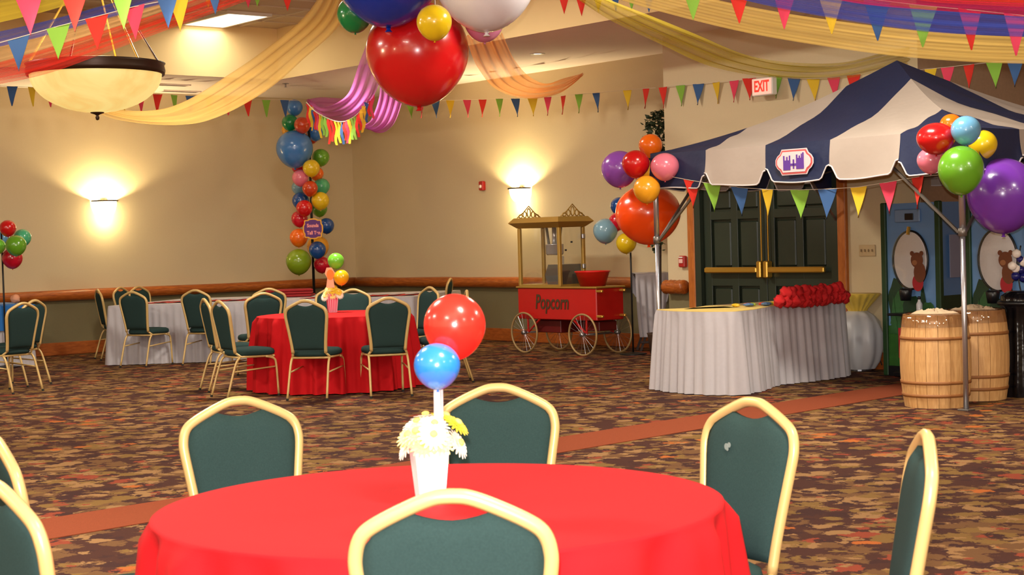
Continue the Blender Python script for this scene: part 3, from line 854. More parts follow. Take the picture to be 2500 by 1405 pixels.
# curved white-skirted table under the tent
fp = [(1604, 951), (1650, 960), (1720, 965), (1800, 966), (1848, 957), (1892, 941), (1960, 934), (2020, 927), (2072, 918)]
front = [PZ(x, y) for x, y in fp]
front = [Vector((v.x, v.y, 0)) for v in front]
bk = []
for i in range(len(front) - 1, -1, -1):
    a_, b_ = front[max(0, i - 1)], front[min(len(front) - 1, i + 1)]; tn = (b_ - a_).normalized(); bk.append(front[i] + Vector((-tn.y, tn.x, 0)) * 0.72)
TT, TC, tout, tcen = skirted('curved banquet table under white skirt beneath the striped tent', front + bk, 0.757, m_yelcloth, m_whitecloth, 'white pleated skirt with yellow top on the curved table beneath the tent', 31, pleat=0.10, amp=0.016)

# cocktail table with gathered yellow topper behind the curved table
q = PZ(2098, 905); cc = Vector((q.x + .0, q.y + 0.02, 0))
t = thing('cocktail_table', 'small round cocktail table with white satin drape behind the curved table end', 'table', cc)
def sw(prof, n, rip, ph, fr):
    V = []; F = []
    for i, (r_, z) in enumerate(prof):
        for k in range(n):
            an = 2 * PI * k / n; rr = r_ * (1 + rip[i] * math.sin(fr * an + ph)); V.append((rr * math.cos(an), rr * math.sin(an), z))
    for i in range(len(prof) - 1):
        for k in range(n): F.append((i * n + k, i * n + (k + 1) % n, (i + 1) * n + (k + 1) % n, (i + 1) * n + k))
    F.append(tuple(range((len(prof) - 1) * n, len(prof) * n)))
    return V, F
V, F = sw([(0.17, 0.02), (0.22, 0.10), (0.25, 0.22), (0.26, 0.36), (0.23, 0.48), (0.17, 0.57), (0.10, 0.62)], 96, [.04, .05, .06, .05, .04, .04, .04], 0.3, 9)
V = [(x, y, z + 0.03 * math.sin(5 * math.atan2(y, x) + z * 14) * (1 if 0.1 < z < .5 else 0)) for x, y, z in V]
mesh('satin_drape', V, F, m_satin, t, True)
V, F = sw([(0.085, 0.60), (0.10, 0.64), (0.19, 0.74), (0.235, 0.79), (0.235, 0.80)], 96, [.08, .07, .05, .03, 0], 0, 17)
o = mesh('yellow_topper', V, F, m_yelcloth, None, True); o.location = cc; tag(o, 'yellow gathered topper on the small cocktail table right of the red pile', 'cloth')
MB().lathe([(0.001, 0.0), (0.13, 0.0), (0.13, 0.02), (0.03, 0.03), (0.03, 0.6), (0.001, .6)], 20).make('pedestal', m_steel, t)

# bits on the tent table: red puffs and bright favours
m_puff = mat('red_tulle', (206, 14, 22), 0.6, vary=0.25, scale=30, bump=0.5, bscale=60)
def blob(seed, n=16, m=10, lump=0.22):
    rnd = random.Random(seed); ph = [rnd.uniform(0, 6) for _ in range(6)]; V = []; F = []
    for i in range(m + 1):
        la_ = -PI / 2 + PI * i / m
        for k in range(n):
            lo = 2 * PI * k / n; rr = 1 + lump * (math.sin(3 * lo + ph[0] + 2 * la_) * .6 + math.sin(5 * lo + ph[1]) * math.cos(3 * la_ + ph[2]) * .6 + .4 * math.sin(7 * la_ + ph[3] + lo * 2))
            V.append((rr * math.cos(la_) * math.cos(lo), rr * math.cos(la_) * math.sin(lo), rr * math.sin(la_)))
    for i in range(m):
        for k in range(n): F.append((i * n + k, i * n + (k + 1) % n, (i + 1) * n + (k + 1) % n, (i + 1) * n + k))
    return V, F
puffs = []
for sd in range(4):
    V, F = blob(sd); me = bpy.data.meshes.new('red_puff'); me.from_pydata(V, [], F); me.polygons.foreach_set('use_smooth', [True] * len(F)); me.materials.append(m_puff); puffs.append(me)
rnd = random.Random(4)
pc0, pc1 = PZ(1888, 752, 0.765), PZ(2018, 742, 0.765)
inw = Vector((0.77, 0.64, 0))
for k in range(30):
    f = (k % 10) / 9; lay = k // 10
    p = pc0.lerp(pc1, f + rnd.uniform(-.03, .03)) + inw * (0.10 + (0.19 if lay == 1 else 0.09 if lay == 2 else 0)) + Vector((0, 0, 0.055 + (0.075 if lay == 2 else 0)))
    o = bpy.data.objects.new('red_puff', puffs[k % 4]); o.location = p; o.rotation_euler = (rnd.uniform(0, 6), rnd.uniform(0, 6), rnd.uniform(0, 6)); s_ = rnd.uniform(.052, .064); o.scale = (s_ * 1.15, s_, s_)
    COL.objects.link(o); tag(o, 'crumpled red puff in the red pile on the curved tent table', 'decoration', 'red puffs piled on the tent table')
FAV = [((232, 190, 40), 'yellow'), ((206, 60, 40), 'red'), ((80, 110, 150), 'blue'), ((225, 110, 110), 'pink'), ((150, 170, 50), 'green')]
fav_mesh = []
for sd in range(3):
    V, F = blob(sd + 20, 10, 6, .12); me = bpy.data.meshes.new('party_favour'); me.from_pydata([(x * .055, y * .035, z * .016) for x, y, z in V], [], F); me.materials.append(m_puff); fav_mesh.append(me)
pf0, pf1 = PZ(1772, 752, 0.765), PZ(1900, 746, 0.765)
for k in range(16):
    f = k / 15; c_, nm = FAV[(k * 3 + k // 5) % 5]
    p = pf0.lerp(pf1, f) + inw * rnd.uniform(.06, .3) + Vector((0, 0, 0.017))
    o = bpy.data.objects.new('party_favour', fav_mesh[k % 3]); o.location = p; o.rotation_euler = (0, 0, rnd.uniform(0, 3)); COL.objects.link(o)
    o.material_slots[0].link = 'OBJECT'; o.material_slots[0].material = mat('favour_' + nm, c_, .5)
    tag(o, 'small %s party favour on the yellow top of the curved table' % nm, 'party favour', 'party favours on the tent table, ' + nm)

# ------------------------------------------------------------------ balloons
BC = {'red': (204, 20, 24), 'blue': (62, 120, 190), 'royal': (14, 52, 168), 'navy': (16, 70, 140), 'sky': (104, 164, 206), 'grey': (124, 164, 184), 'green': (98, 158, 36), 'lime': (118, 206, 60),
      'emerald': (6, 128, 66), 'mint': (76, 178, 130), 'olive': (128, 158, 30), 'yellow': (226, 190, 24), 'gold': (232, 160, 34), 'orange': (240, 108, 18), 'vermilion': (246, 78, 14),
      'rust': (196, 62, 20), 'pink': (226, 118, 140), 'mauve': (206, 124, 160), 'purple': (112, 52, 168), 'violet': (140, 76, 180), 'white': (226, 220, 228), 'crimson': (196, 14, 44), 'brightblue': (40, 130, 226), 'coral': (250, 44, 34)}
def bmat(cn):
    return mat('latex_' + cn, BC[cn], 0.22, vary=0.06, scale=3, spec=0.6, coat=0.3)
V = []; F = []; n = 36
prof = [(math.cos(a_), a_) for a_ in [-PI / 2 + PI * i / 22 for i in range(23)]]
for i, (cz_, a_) in enumerate(prof):
    r_ = cz_; z = math.sin(a_)
    if z < 0: z *= 1.0 + 0.14 * z * z; 
    for k in range(n): V.append((max(r_, .004) * math.cos(2 * PI * k / n), max(r_, .004) * math.sin(2 * PI * k / n), z))
for i in range(len(prof) - 1):
    for k in range(n): F.append((i * n + k, i * n + (k + 1) % n, (i + 1) * n + (k + 1) % n, (i + 1) * n + k))
BME = bpy.data.meshes.new('balloon'); BME.from_pydata(V, [], F); BME.polygons.foreach_set('use_smooth', [True] * len(F)); BME.materials.append(bmat('red'))
kb = MB().lathe([(0.02, -1.12), (0.05, -1.15), (0.03, -1.17), (0.07, -1.22), (0.001, -1.215)], 10)
KME = bpy.data.meshes.new('knot'); KME.from_pydata([tuple(v) for v in kb.V], [], kb.F); KME.materials.append(bmat('red'))


def balloon(px, py, rw, D, cn, label, group, rh=None, tilt=(0, 0)):
    o = bpy.data.objects.new('balloon', BME); COL.objects.link(o); o.location = P(px, py, D)
    s_ = rw * D / FPX; sz = (rh or rw * 1.02) * D / FPX / 1.06
    o.scale = (s_, s_, sz); o.rotation_euler = (tilt[0], tilt[1], random.uniform(0, 6))
    o.material_slots[0].link = 'OBJECT'; o.material_slots[0].material = bmat(cn)
    k = bpy.data.objects.new('knot', KME); COL.objects.link(k); k.parent = o; k.material_slots[0].link = 'OBJECT'; k.material_slots[0].material = bmat(cn)
    return tag(o, label, 'balloon', group)


G = 'balloons in the hanging ceiling cluster'; D0 = 12.8
balloon(1019, 124, 125, 13.2, 'red', 'huge red balloon at the bottom of the hanging ceiling cluster', G, 127)
balloon(944, -84, 138, 12.75, 'royal', 'huge royal blue balloon at upper left of the hanging ceiling cluster', G, 140)
balloon(1184, -58, 126, 12.3, 'white', 'huge white balloon at upper right of the hanging ceiling cluster', G, 126)
balloon(866, 34, 43, 13.0, 'emerald', 'small dark green balloon beside the huge blue balloon', G)
balloon(1060, 53, 43, 11.95, 'yellow', 'small yellow balloon in front of the huge red balloon', G)
balloon(1182, 50, 49, 13.0, 'mauve', 'small mauve pink balloon under the huge white balloon', G)
cb_ = P(1060, -60, 12.9); o = MB().tube([Vector((0, 0, -.5)), Vector((0, 0, CEIL - cb_.z - .002))], .006, 6).make('rope', mat('white_cord', (220, 205, 185), .7)); o.location = cb_; tag(o, 'white rope holding the ceiling balloon cluster between its huge balloons', 'rope')
G = 'balloons up the corner column'
COLM = [(719, 262, 20, 24.0, 'blue', 'blue balloon topping the corner balloon column'), (708, 299, 20, 23.9, 'emerald', 'dark green balloon near the top of the corner column'), (738, 305, 20, 23.7, 'rust', 'dark orange balloon beside dark green one near corner column top'),
        (770, 322, 21, 24.1, 'blue', 'blue balloon partly behind the tassel garland on the corner column'), (704, 318, 16, 24.2, 'gold', 'gold balloon peeking out behind dark green one on the corner column'), (762, 333, 17, 24.3, 'rust', 'rust balloon peeking out below the blue one at the tassels'),
        (719, 362, 45, 23.8, 'blue', 'big blue balloon on the corner column'), (783, 384, 21, 24.1, 'green', 'green balloon right of the big blue one on the corner column'), (760, 410, 21, 23.7, 'yellow', 'yellow balloon just below the big blue one on the corner column'),
        (728, 408, 16, 24.2, 'crimson', 'crimson balloon peeking out under the big blue one'), (773, 424, 17, 24.1, 'orange', 'orange balloon behind the upper yellow one on the corner column'), (733, 434, 20, 23.8, 'pink', 'pink balloon on the corner column'),
        (729, 458, 17, 24.2, 'grey', 'grey-blue balloon behind the pink one on the corner column'), (757, 460, 19, 23.7, 'rust', 'dark orange balloon below the pink one on the corner column'), (785, 455, 20, 24.1, 'mint', 'mint green balloon on the right of the corner column'),
        (734, 490, 21, 24.1, 'navy', 'dark blue balloon on the left of the corner column middle'), (782, 490, 22, 23.8, 'yellow', 'yellow balloon right of middle on the corner column'), (743, 508, 20, 23.7, 'red', 'red balloon overlapping the dark blue one on the corner column'),
        (780, 510, 19, 24.2, 'green', 'green balloon behind the middle yellow one on the corner column'), (731, 534, 20, 23.9, 'crimson', 'crimson balloon left of the purple sign'), (797, 551, 19, 24.0, 'navy', 'dark blue balloon right of the purple sign'),
        (729, 580, 22, 23.8, 'orange', 'orange balloon below left of the purple sign'), (776, 602, 27, 24.3, 'gold', 'large gold balloon behind the lowest blue one on the corner column'), (775, 610, 21, 23.6, 'navy', 'dark blue balloon low on the corner column below the sign'),
        (729, 638, 31, 23.8, 'olive', 'large olive green balloon at the bottom left of the corner column'), (786, 646, 20, 23.9, 'crimson', 'crimson balloon at the very bottom of the corner column')]
for px, py, r_, D, cn, lb in COLM: balloon(px, py, r_, D, cn, lb, G)
G = 'balloons on the pole at the left edge'
for px, py, r_, D, cn, lb in [(19, 557, 20, 20.6, 'red', 'red balloon topping the cluster at the left edge'), (55, 580, 21, 20.8, 'mint', 'mint balloon behind the green one in the left edge cluster'), (39, 599, 25, 20.4, 'green', 'green balloon in front in the left edge cluster'),
                              (-6, 601, 19, 20.6, 'lime', 'green balloon cut off by the left edge of the photo'), (6, 582, 18, 21.0, 'sky', 'pale blue balloon hidden in the middle of the left edge cluster'), (30, 630, 25, 20.8, 'crimson', 'crimson balloon at the bottom of the left edge cluster')]:
    balloon(px, py, r_, D, cn, lb, G)
G = 'balloons at the left tent pole'
for px, py, r_, D, cn, lb, rh in [(1582, 520, 80, 16.1, 'vermilion', 'huge orange-red balloon behind the left tent pole', 73), (1513, 411, 45, 15.9, 'violet', 'large purple balloon left of the left tent pole cluster', 45), (1552, 399, 34, 15.4, 'red', 'red balloon in the middle of the left tent pole cluster', 34),
                                  (1588, 355, 29, 15.8, 'orange', 'orange balloon topping the left tent pole cluster', 29), (1623, 406, 35, 15.15, 'pink', 'pink balloon at the corner of the tent valance', 34), (1579, 461, 33, 15.2, 'gold', 'golden balloon in front of the huge orange-red one', 34), (1587, 420, 26, 15.9, 'gold', 'golden balloon mostly hidden behind red and pink ones', 30)]:
    balloon(px, py, r_, D, cn, lb, G, rh)
balloon(2083, 488, 17, 17.3, 'navy', 'dark blue balloon hanging under the tent valance before the door frame', None, 25, (0, .25))
G = 'balloons on the thin stand beside the popcorn cart'
for px, py, r_, D, cn, lb in [(1478, 563, 30, 19.8, 'grey', 'grey-blue balloon at the left of the thin balloon stand'), (1529, 593, 25, 19.7, 'yellow', 'yellow balloon at the bottom of the thin balloon stand'), (1508, 540, 22, 19.8, 'crimson', 'crimson balloon on the thin stand peeking from behind the huge orange-red one'),
                              (1512, 503, 22, 20.1, 'navy', 'blue balloon on the thin stand peeking from behind the huge orange-red one'), (1545, 520, 24, 20.0, 'gold', 'golden balloon on the thin stand hidden behind the huge orange-red one')]:
    balloon(px, py, r_, D, cn, lb, G)
G = 'balloons at the right tent pole'
for px, py, r_, D, cn, lb, rh in [(2285, 337, 47, 12.5, 'red', 'red balloon in the right tent pole cluster', 39), (2358, 317, 36, 12.35, 'sky', 'sky blue balloon at the top of the right tent pole cluster', 36), (2322, 304, 27, 12.7, 'orange', 'orange balloon behind red and sky blue ones on the right tent pole', 27),
                                  (2398, 352, 36, 12.7, 'yellow', 'yellow balloon right of the sky blue one on the right tent pole', 36), (2272, 391, 33, 12.75, 'pink', 'pink balloon under the red one on the right tent pole', 32), (2346, 413, 55, 12.3, 'green', 'large green balloon on top of the right tent pole', 60), (2448, 473, 86, 12.75, 'purple', 'huge purple balloon at the right edge beside the tent pole', 92)]:
    balloon(px, py, r_, D, cn, lb, G, rh)

m_black = mat('black_metal', (26, 24, 24), 0.45, 0.3)
def bpole(p, top, label, r_=0.014, lean=None):
    t = thing('balloon_stand', label, 'balloon stand', (p.x, p.y, 0))
    MB().lathe([(0.001, 0.0), (0.17, 0.0), (0.17, 0.012), (0.03, 0.03), (0.001, .03)], 24).make('base', m_black, t, False)
    MB().tube([(0, 0, 0.02), (0, 0, top)], r_, 8).make('pole', m_black, t, True)
    return t
q = P(765, 660, 24.0); bpole(q, P(752, 250, 24.0).z, 'dark pole carrying the tall corner balloon column', 0.02)
q = P(8, 690, 20.75); bpole(q, P(8, 560, 20.75).z, 'thin dark pole carrying the balloons at the left edge', 0.012)
q = PZ(1546, 866); bpole(q, P(1536, 520, q.y).z, 'thin dark balloon stand beside the popcorn cart', 0.011)

# purple sign on the corner column
c = P(764, 559, 23.3)
t = thing('hanging_sign', 'purple sign with yellow wavy border and pink words on the corner balloon column', 'sign', c, math.radians(-8))
def plaque(w_, h_, n=60, y=0.0):
    pts = []
    for k in range(n):
        an = 2 * PI * k / n; cx, sy = math.cos(an), math.sin(an)
        x = math.copysign(abs(cx) ** .55, cx); z = math.copysign(abs(sy) ** .55, sy); s_ = 1 + .055 * math.cos(8 * an)
        pts.append((x * w_ / 2 * s_, y, z * h_ / 2 * s_))
    return pts
MB().poly(plaque(.285, .285), .012, (0, 1, 0)).make('border', mat('sign_yellow', (236, 170, 50), .5), t)
MB().poly(plaque(.25, .25, y=-.004), .004, (0, 1, 0)).make('face', mat('sign_purple', (92, 34, 116), .5), t)
m_st = mat('sign_pink', (240, 150, 150), .5)
text('lettering', 'Sounds', .07, m_st, t, (0, -.006, .045), (PI / 2, 0, 0), .001, .003, .85)
text('lettering', "Tall Ten", .07, m_st, t, (0.01, -.006, -.06), (PI / 2, 0, 0), .001, .003, .85)

# ------------------------------------------------------------------ centrepieces
m_cup = mat('white_card', (252, 252, 255), 0.5); m_petw = mat('petal_white', (250, 244, 226), 0.6); m_pety = mat('petal_yellow', (246, 214, 60), 0.6); m_petc = mat('petal_cream', (250, 232, 150), .6)
m_stick = mat('clear_plastic_stick', (220, 206, 208), 0.3)
def daisy_mesh(R_, npet, name, m):
    V = []; F = []
    for lay, (sc_, tl) in enumerate(((1, .0), (.78, .16), (.5, .34))):
        for k in range(npet):
            an = 2 * PI * (k + .5 * lay) / npet; d = Vector((math.cos(an), math.sin(an), 0)); s_ = Vector((-d.y, d.x, 0)); L = R_ * sc_; wv = L * 1.9 / npet * (1 + .5 * lay)
            n0 = len(V); up = Vector((0, 0, 1))
            V += [d * L * .12, d * L * .55 + s_ * wv + up * L * (tl * .6 + .04), d * L * .92 + s_ * wv * .6 + up * L * tl, d * L + up * L * (tl - .04), d * L * .92 - s_ * wv * .6 + up * L * tl, d * L * .55 - s_ * wv + up * L * (tl * .6 + .04)]
            F.append(tuple(range(n0, n0 + 6)))
    me = bpy.data.meshes.new(name); me.from_pydata([tuple(v) for v in V], [], F); me.materials.append(m); return me
def centrepiece(base, sc, label, cup_m, striped=False):
    t = thing('flower_cup', label, 'centrepiece', base, 0.25)
    b_, tp, h = 0.033 * sc, 0.047 * sc, 0.155 * sc
    V = []
    for r_, z in ((b_, 0), (tp, h), (tp - .002, h), (b_ - .002, .003)):
        for x, y in ((-1, -1), (1, -1), (1, 1), (-1, 1)): V.append((x * r_, y * r_, z))
    F = [(0, 3, 2, 1), (12, 13, 14, 15)]
    for i in range(3):
        for k in range(4): F.append((i * 4 + k, i * 4 + (k + 1) % 4, i * 4 + 4 + (k + 1) % 4, i * 4 + 4 + k))
    mesh('card_cup', V, F, cup_m, t)
    if striped:
        for s_ in range(4):
            rot = Matrix.Rotation(PI / 2 * s_, 3, 'Z')
            for k in range(4):
                f0, f1 = -0.85 + k * .46, -0.62 + k * .46; e = .0015
                MB().poly([rot @ Vector((f0 * b_, -b_ - e, .004)), rot @ Vector((f1 * b_, -b_ - e, .004)), rot @ Vector((f1 * tp, -tp - e, h - .004)), rot @ Vector((f0 * tp, -tp - e, h - .004))], .001, rot @ Vector((0, -1, 0))).make('stripe', mat('cup_pink', (214, 90, 120), .5), t)
    return t, h
cb = Vector((0, 0, 0)); cpx = PZ(1051, 1228, 0.7575)
CP, hh = centrepiece(cpx, 1.0, 'white square card cup of flowers on the front red table', m_cup)
f_y, f_w, f_c = daisy_mesh(.042, 17, 'daisy_petals', m_pety), daisy_mesh(.045, 17, 'daisy_petals', m_petw), daisy_mesh(.043, 17, 'daisy_petals', m_petc)
m_ctr = mat('daisy_center', (246, 222, 110), .8)
cv, cf = blob(50, 10, 6, .05); CTR = bpy.data.meshes.new('flower_center'); CTR.from_pydata([(x * .011, y * .011, z * .006) for x, y, z in cv], [], cf); CTR.materials.append(m_ctr)
D1 = cpx.y
for px, py, dd_, me, nm, wh in ((1000, 1066, -.03, f_c, 'cream', 'at the left'), (1035, 1085, -.05, f_c, 'cream', 'low at the front'), (1075, 1080, -.05, f_c, 'cream', 'right of the low front one'), (1020, 1036, .0, f_w, 'white', 'upper left'), (1060, 1040, -.03, f_w, 'white', 'against the balloon stick'), (1114, 1038, .0, f_y, 'yellow', 'at upper right'),
                        (1118, 1085, .0, f_w, 'white', 'drooping at lower right'), (1086, 1022, .03, f_y, 'yellow', 'behind the balloon stick'), (1040, 1020, .04, f_w, 'white', 'at the top'), (995, 1090, .01, f_w, 'white', 'drooping at lower left'), (1018, 1058, -.04, f_c, 'pale', 'in the middle'), (1058, 1065, -.065, f_w, 'white', 'nearest the camera')):
    p = P(px, py, D1 + dd_); o = bpy.data.objects.new('daisy', me); COL.objects.link(o); o.location = p
    dirv = (p - (cpx + Vector((0, 0, .13)))) + Vector((0, -.03, .015)); o.rotation_euler = dirv.to_track_quat('Z', 'Y').to_euler()
    k = bpy.data.objects.new('flower_center', CTR); COL.objects.link(k); k.parent = o; k.location = (0, 0, .012)
    tag(o, '%s daisy %s in the front white cup' % (nm, wh), 'flower', 'daisies in the front cup')
p0 = P(1066, 1040, D1); p1 = P(1068, 945, D1)
mb = MB().tube([p0 - Vector((0, 0, .12)), p1 + Vector((0, 0, .01))], 0.0105, 8); mb.tube([p0 + Vector((.012, 0.01, -.12)), p1 + Vector((.009, 0.01, .01))], .006, 8)
mb.make('balloon_stick', m_stick, CP, True, True)
balloon(1067, 892, 57, D1 - .02, 'brightblue', 'bright blue balloon on the front flower cup', 'balloons on the front flower cup', 57)
balloon(1110, 794, 76, D1 + .05, 'coral', 'bright red balloon above the blue one on the front flower cup', 'balloons on the front flower cup', 81)
# far centrepiece
c2 = PZ(812, 763, 0.7575); D2 = c2.y
CP2, hh = centrepiece(c2, 1.25, 'pink striped card cup of flowers on the far red table', mat('cup_palepink', (232, 170, 186), .5), True)
for px, py, me, nm, wh in ((797, 718, f_c, 'cream', 'at the left'), (812, 711, f_y, 'yellow', 'in the middle'), (826, 713, f_y, 'yellow', 'at the right'), (803, 706, f_c, 'cream', 'at upper left'), (829, 721, f_w, 'white', 'at lower right'), (814, 703, f_y, 'yellow', 'at the top'), (793, 726, f_w, 'white', 'at lower left'), (812, 722, f_c, 'cream', 'low in the middle')):
    p = P(px, py, D2 - .05); o = bpy.data.objects.new('daisy', me); COL.objects.link(o); o.location = p; o.scale = (1.1,) * 3
    o.rotation_euler = ((p - (c2 + Vector((0, 0, .1)))) + Vector((0, -.1, .0))).to_track_quat('Z', 'Y').to_euler()
    k = bpy.data.objects.new('flower_center', CTR); COL.objects.link(k); k.parent = o; k.location = (0, 0, .012)
    tag(o, '%s daisy %s of the pink striped cup on the far red table' % (nm, wh), 'flower', 'daisies in the far cup')
MB().tube([P(812, 715, D2), P(816, 665, D2)], .008, 6).make('balloon_stick', m_stick, CP2, True, True)
balloon(820, 637, 20, D2, 'lime', 'light green balloon on the far flower cup', 'balloons on the far flower cup')
balloon(833, 677, 19, D2 - .05, 'yellow', 'yellow balloon on the far flower cup', 'balloons on the far flower cup')
tp = thing('cake_pick', 'orange looped paper topper standing in the far flower cup', 'decoration', P(806, 682, D2 - .08))
pts = [(.035 * math.sin(a_) * (1.2 if a_ < PI else 1), 0, .055 * math.cos(a_) + .045) for a_ in [2 * PI * i / 16 for i in range(16)]]
MB().poly([(x, 0, z) for x, y, z in pts], .006, (0, 1, 0)).make('loop', mat('topper_orange', (240, 130, 30), .5), tp)
MB().poly([(-.045, .004, -.09), (.045, .004, -.09), (.03, .004, .01), (.055, .004, .06), (.02, .004, .12), (-.035, .004, .12), (-.055, .004, .06), (-.03, .004, .01)], .005, (0, 1, 0)).make('backing', mat('topper_peach', (238, 180, 140), .5), tp)

# ------------------------------------------------------------------ striped tent
m_navy = mat('navy_canvas', (26, 36, 70), 0.55, vary=0.12, scale=14, bump=0.25, bscale=18)
m_wcan = mat('white_canvas', (172, 157, 147), 0.65, vary=0.04, scale=8, bump=0.35, bscale=9)
m_pipe = mat('white_piping', (212, 204, 206), 0.6)
m_alu = mat('aluminium', (190, 188, 196), 0.28, 0.85); m_alud = mat('dull_aluminium', (122, 116, 112), 0.4, 0.7)
p1 = P(1612, 900, 15.42); p2 = PZ(2359, 1003); p1.z = p2.z = 0
u_ = (p2 - p1).normalized(); WT = (p2 - p1).length; v_ = Vector((-u_.y, u_.x, 0)); DT = 2.85
tent = thing('party_tent', 'navy and white striped pop-up tent with castle emblem over the curved table', 'tent', p1, math.atan2(u_.y, u_.x))
ZE, ZB, ZP = 2.235, 1.90, 3.02
apex = Vector((WT / 2 + .05, DT / 2, ZP))
cs = [Vector((0, 0, 0)), Vector((WT, 0, 0)), Vector((WT, DT, 0)), Vector((0, DT, 0))]
cn_ = [Vector((-.03, -.03, 0)), Vector((WT + .17, -.03, 0)), Vector((WT + .17, DT + .03, 0)), Vector((-.03, DT + .03, 0))]
for s_ in range(4):
    a_, b_ = cn_[s_].copy(), cn_[(s_ + 1) % 4].copy(); e = (b_ - a_); L = e.length; ed = e.normalized(); nrm = Vector((ed.y, -ed.x, 0))
    def roof(u, f):                       # f 0 at eave, 1 at apex
        base = a_ + e * u; base.z = ZE
        hv = 1 - abs(2 * u - 1)
        mid = a_ + e * .5; mid.z = ZE
        up = (apex - mid)
        p = base + up * (f * hv)
        p.z -= 0.10 * math.sin(PI * min(1, f * hv)) * 1.0
        return p
    for k in range(5):
        u0, u1 = k / 5, (k + 1) / 5; mm = m_navy if k % 2 == 0 else m_wcan
        nu, nv = 8, 12; V = []; F = []
        for i in range(nu + 1):
            u = u0 + (u1 - u0) * i / nu
            for j in range(nv + 1): V.append(roof(u, j / nv) + Vector((0, 0, 0.012 * math.sin(u * 40 + j * .9) * math.sin(PI * j / nv))))
        for i in range(nu):
            for j in range(nv): F.append((i * (nv + 1) + j, (i + 1) * (nv + 1) + j, (i + 1) * (nv + 1) + j + 1, i * (nv + 1) + j + 1))
        mesh('roof_panel', V, F, mm, tent, True)
        # valance with a rounded scallop at both ends
        nu, nv = 28, 6; V = []; F = []; edge = []
        for i in range(nu + 1):
            q = i / nu; u = u0 + (u1 - u0) * q; dx = min(q, 1 - q) * L / 5
            lift = 0.115 * (1 - smoothstep(max(0, dx - 0.012) / 0.085))
            if (k == 0 and q < .5) or (k == 4 and q > .5): lift = 0
            zb = ZB + lift + .012 * math.sin(q * 5 + k)
            for j in range(nv + 1):
                f = j / nv; p = a_ + e * u; p.z = ZE + (zb - ZE) * f; p += nrm * (0.012 * math.sin(f * 2 + u * 23) * f + .02 * f)
                V.append(p)
            edge.append(V[-1] + nrm * .004)
        for i in range(nu):
            for j in range(nv): F.append((i * (nv + 1) + j, i * (nv + 1) + j + 1, (i + 1) * (nv + 1) + j + 1, (i + 1) * (nv + 1) + j))
        vp = mesh('valance_panel', V, F, mm, tent, True)
        MB().tube(edge, 0.007, 6).make('piping', m_pipe, vp, True)
        if s_ == 0 and k == 2: EMB = (a_ + e * .5 + nrm * 0.042, vp)
# emblem: framed badge with a castle outline
ec, vp = EMB; ez = (ZE + ZB) / 2 + .0
def badge(w_, h_, y):
    pts = [(-.33, .5), (.33, .5), (.38, .33), (.45, .24), (.5, .1), (.5, -.1), (.45, -.24), (.38, -.33), (.33, -.5), (-.33, -.5), (-.38, -.33), (-.45, -.24), (-.5, -.1), (-.5, .1), (-.45, .24), (-.38, .33)]
    return [(ec.x + x * w_, ec.y + y, ez + z * h_) for x, z in pts][::-1]
MB().poly(badge(.425, .225, -.0), .004, (0, -1, 0)).make('badge_edge', mat('badge_white', (224, 200, 204), .5), vp)
MB().poly(badge(.405, .205, -.005), .003, (0, -1, 0)).make('badge_ring', mat('badge_red', (206, 84, 84), .5), vp)
MB().poly(badge(.375, .178, -.009), .003, (0, -1, 0)).make('badge_face', mat('badge_white', (224, 200, 204), .5), vp)
m_cas = mat('badge_purple', (96, 54, 150), .5)
cast = MB()
for x0, x1, z0, z1 in ((-.115, -.035, -.065, .02), (-.115, -.1, .02, .06), (-.08, -.066, .02, .05), (-.05, -.036, .02, .06), (-.035, .03, -.03, -.01), (-.008, .008, -.055, .025), (.03, .115, -.06, .035), (.03, .045, .035, .065), (.06, .074, .035, .055), (.085, .095, .035, .07), (.1, .115, .035, .08)):
    cast.box((ec.x + (x0 + x1) / 2, ec.y - .014, ez + (z0 + z1) / 2 - .004), (x1 - x0, .004, z1 - z0))
cast.make('castle_emblem', m_cas, vp)
# poles, collars, braces
ZC = 1.42
for i, c in enumerate(cs):
    pl = MB().tube([(c.x, c.y, 0.01), (c.x, c.y, ZC)], 0.021, 12).make('pole', m_alu, tent, True)
    MB().tube([(c.x, c.y, ZC), (c.x, c.y, ZE - 0.03)], 0.026, 12).make('upper_pole', m_alu, tent, True)
    MB().lathe([(0.022, ZC - .035), (.034, ZC - .03), (.036, ZC + .03), (.026, ZC + .035)], 16, (c.x, c.y, 0)).make('collar', m_alud, pl, True)
    MB().box((c.x, c.y, .006), (.1, .1, .012), bev=.003).make('foot_plate', m_alud, pl)
    for j in (1, -1):
        d = (cs[(i + j) % 4] - c).normalized(); L = (cs[(i + j) % 4] - c).length
        a0 = c + d * .035 + Vector((0, 0, ZC)); a1 = c + d * (L * .235) + Vector((0, 0, ZE - .14))
        MB().tube([a0, a1], 0.0145, 4, square=True).make('brace', m_alud, tent)
for i in range(4):
    a_, b_ = cs[i], cs[(i + 1) % 4]; N = 4
    for k in range(N):
        f0, f1 = k / N, (k + 1) / N; za, zb = (ZE - .1, ZE - .24)
        MB().tube([a_.lerp(b_, f0) + Vector((0, 0, za if k % 2 == 0 else zb)), a_.lerp(b_, f1) + Vector((0, 0, zb if k % 2 == 0 else za))], .011, 4, square=True).make('truss_bar', m_alud, tent)
MB().tube([(WT / 2, DT / 2, ZE - .1), (WT / 2, DT / 2, ZP - .03)], .02, 8).make('centre_pole', m_alud, tent, True)

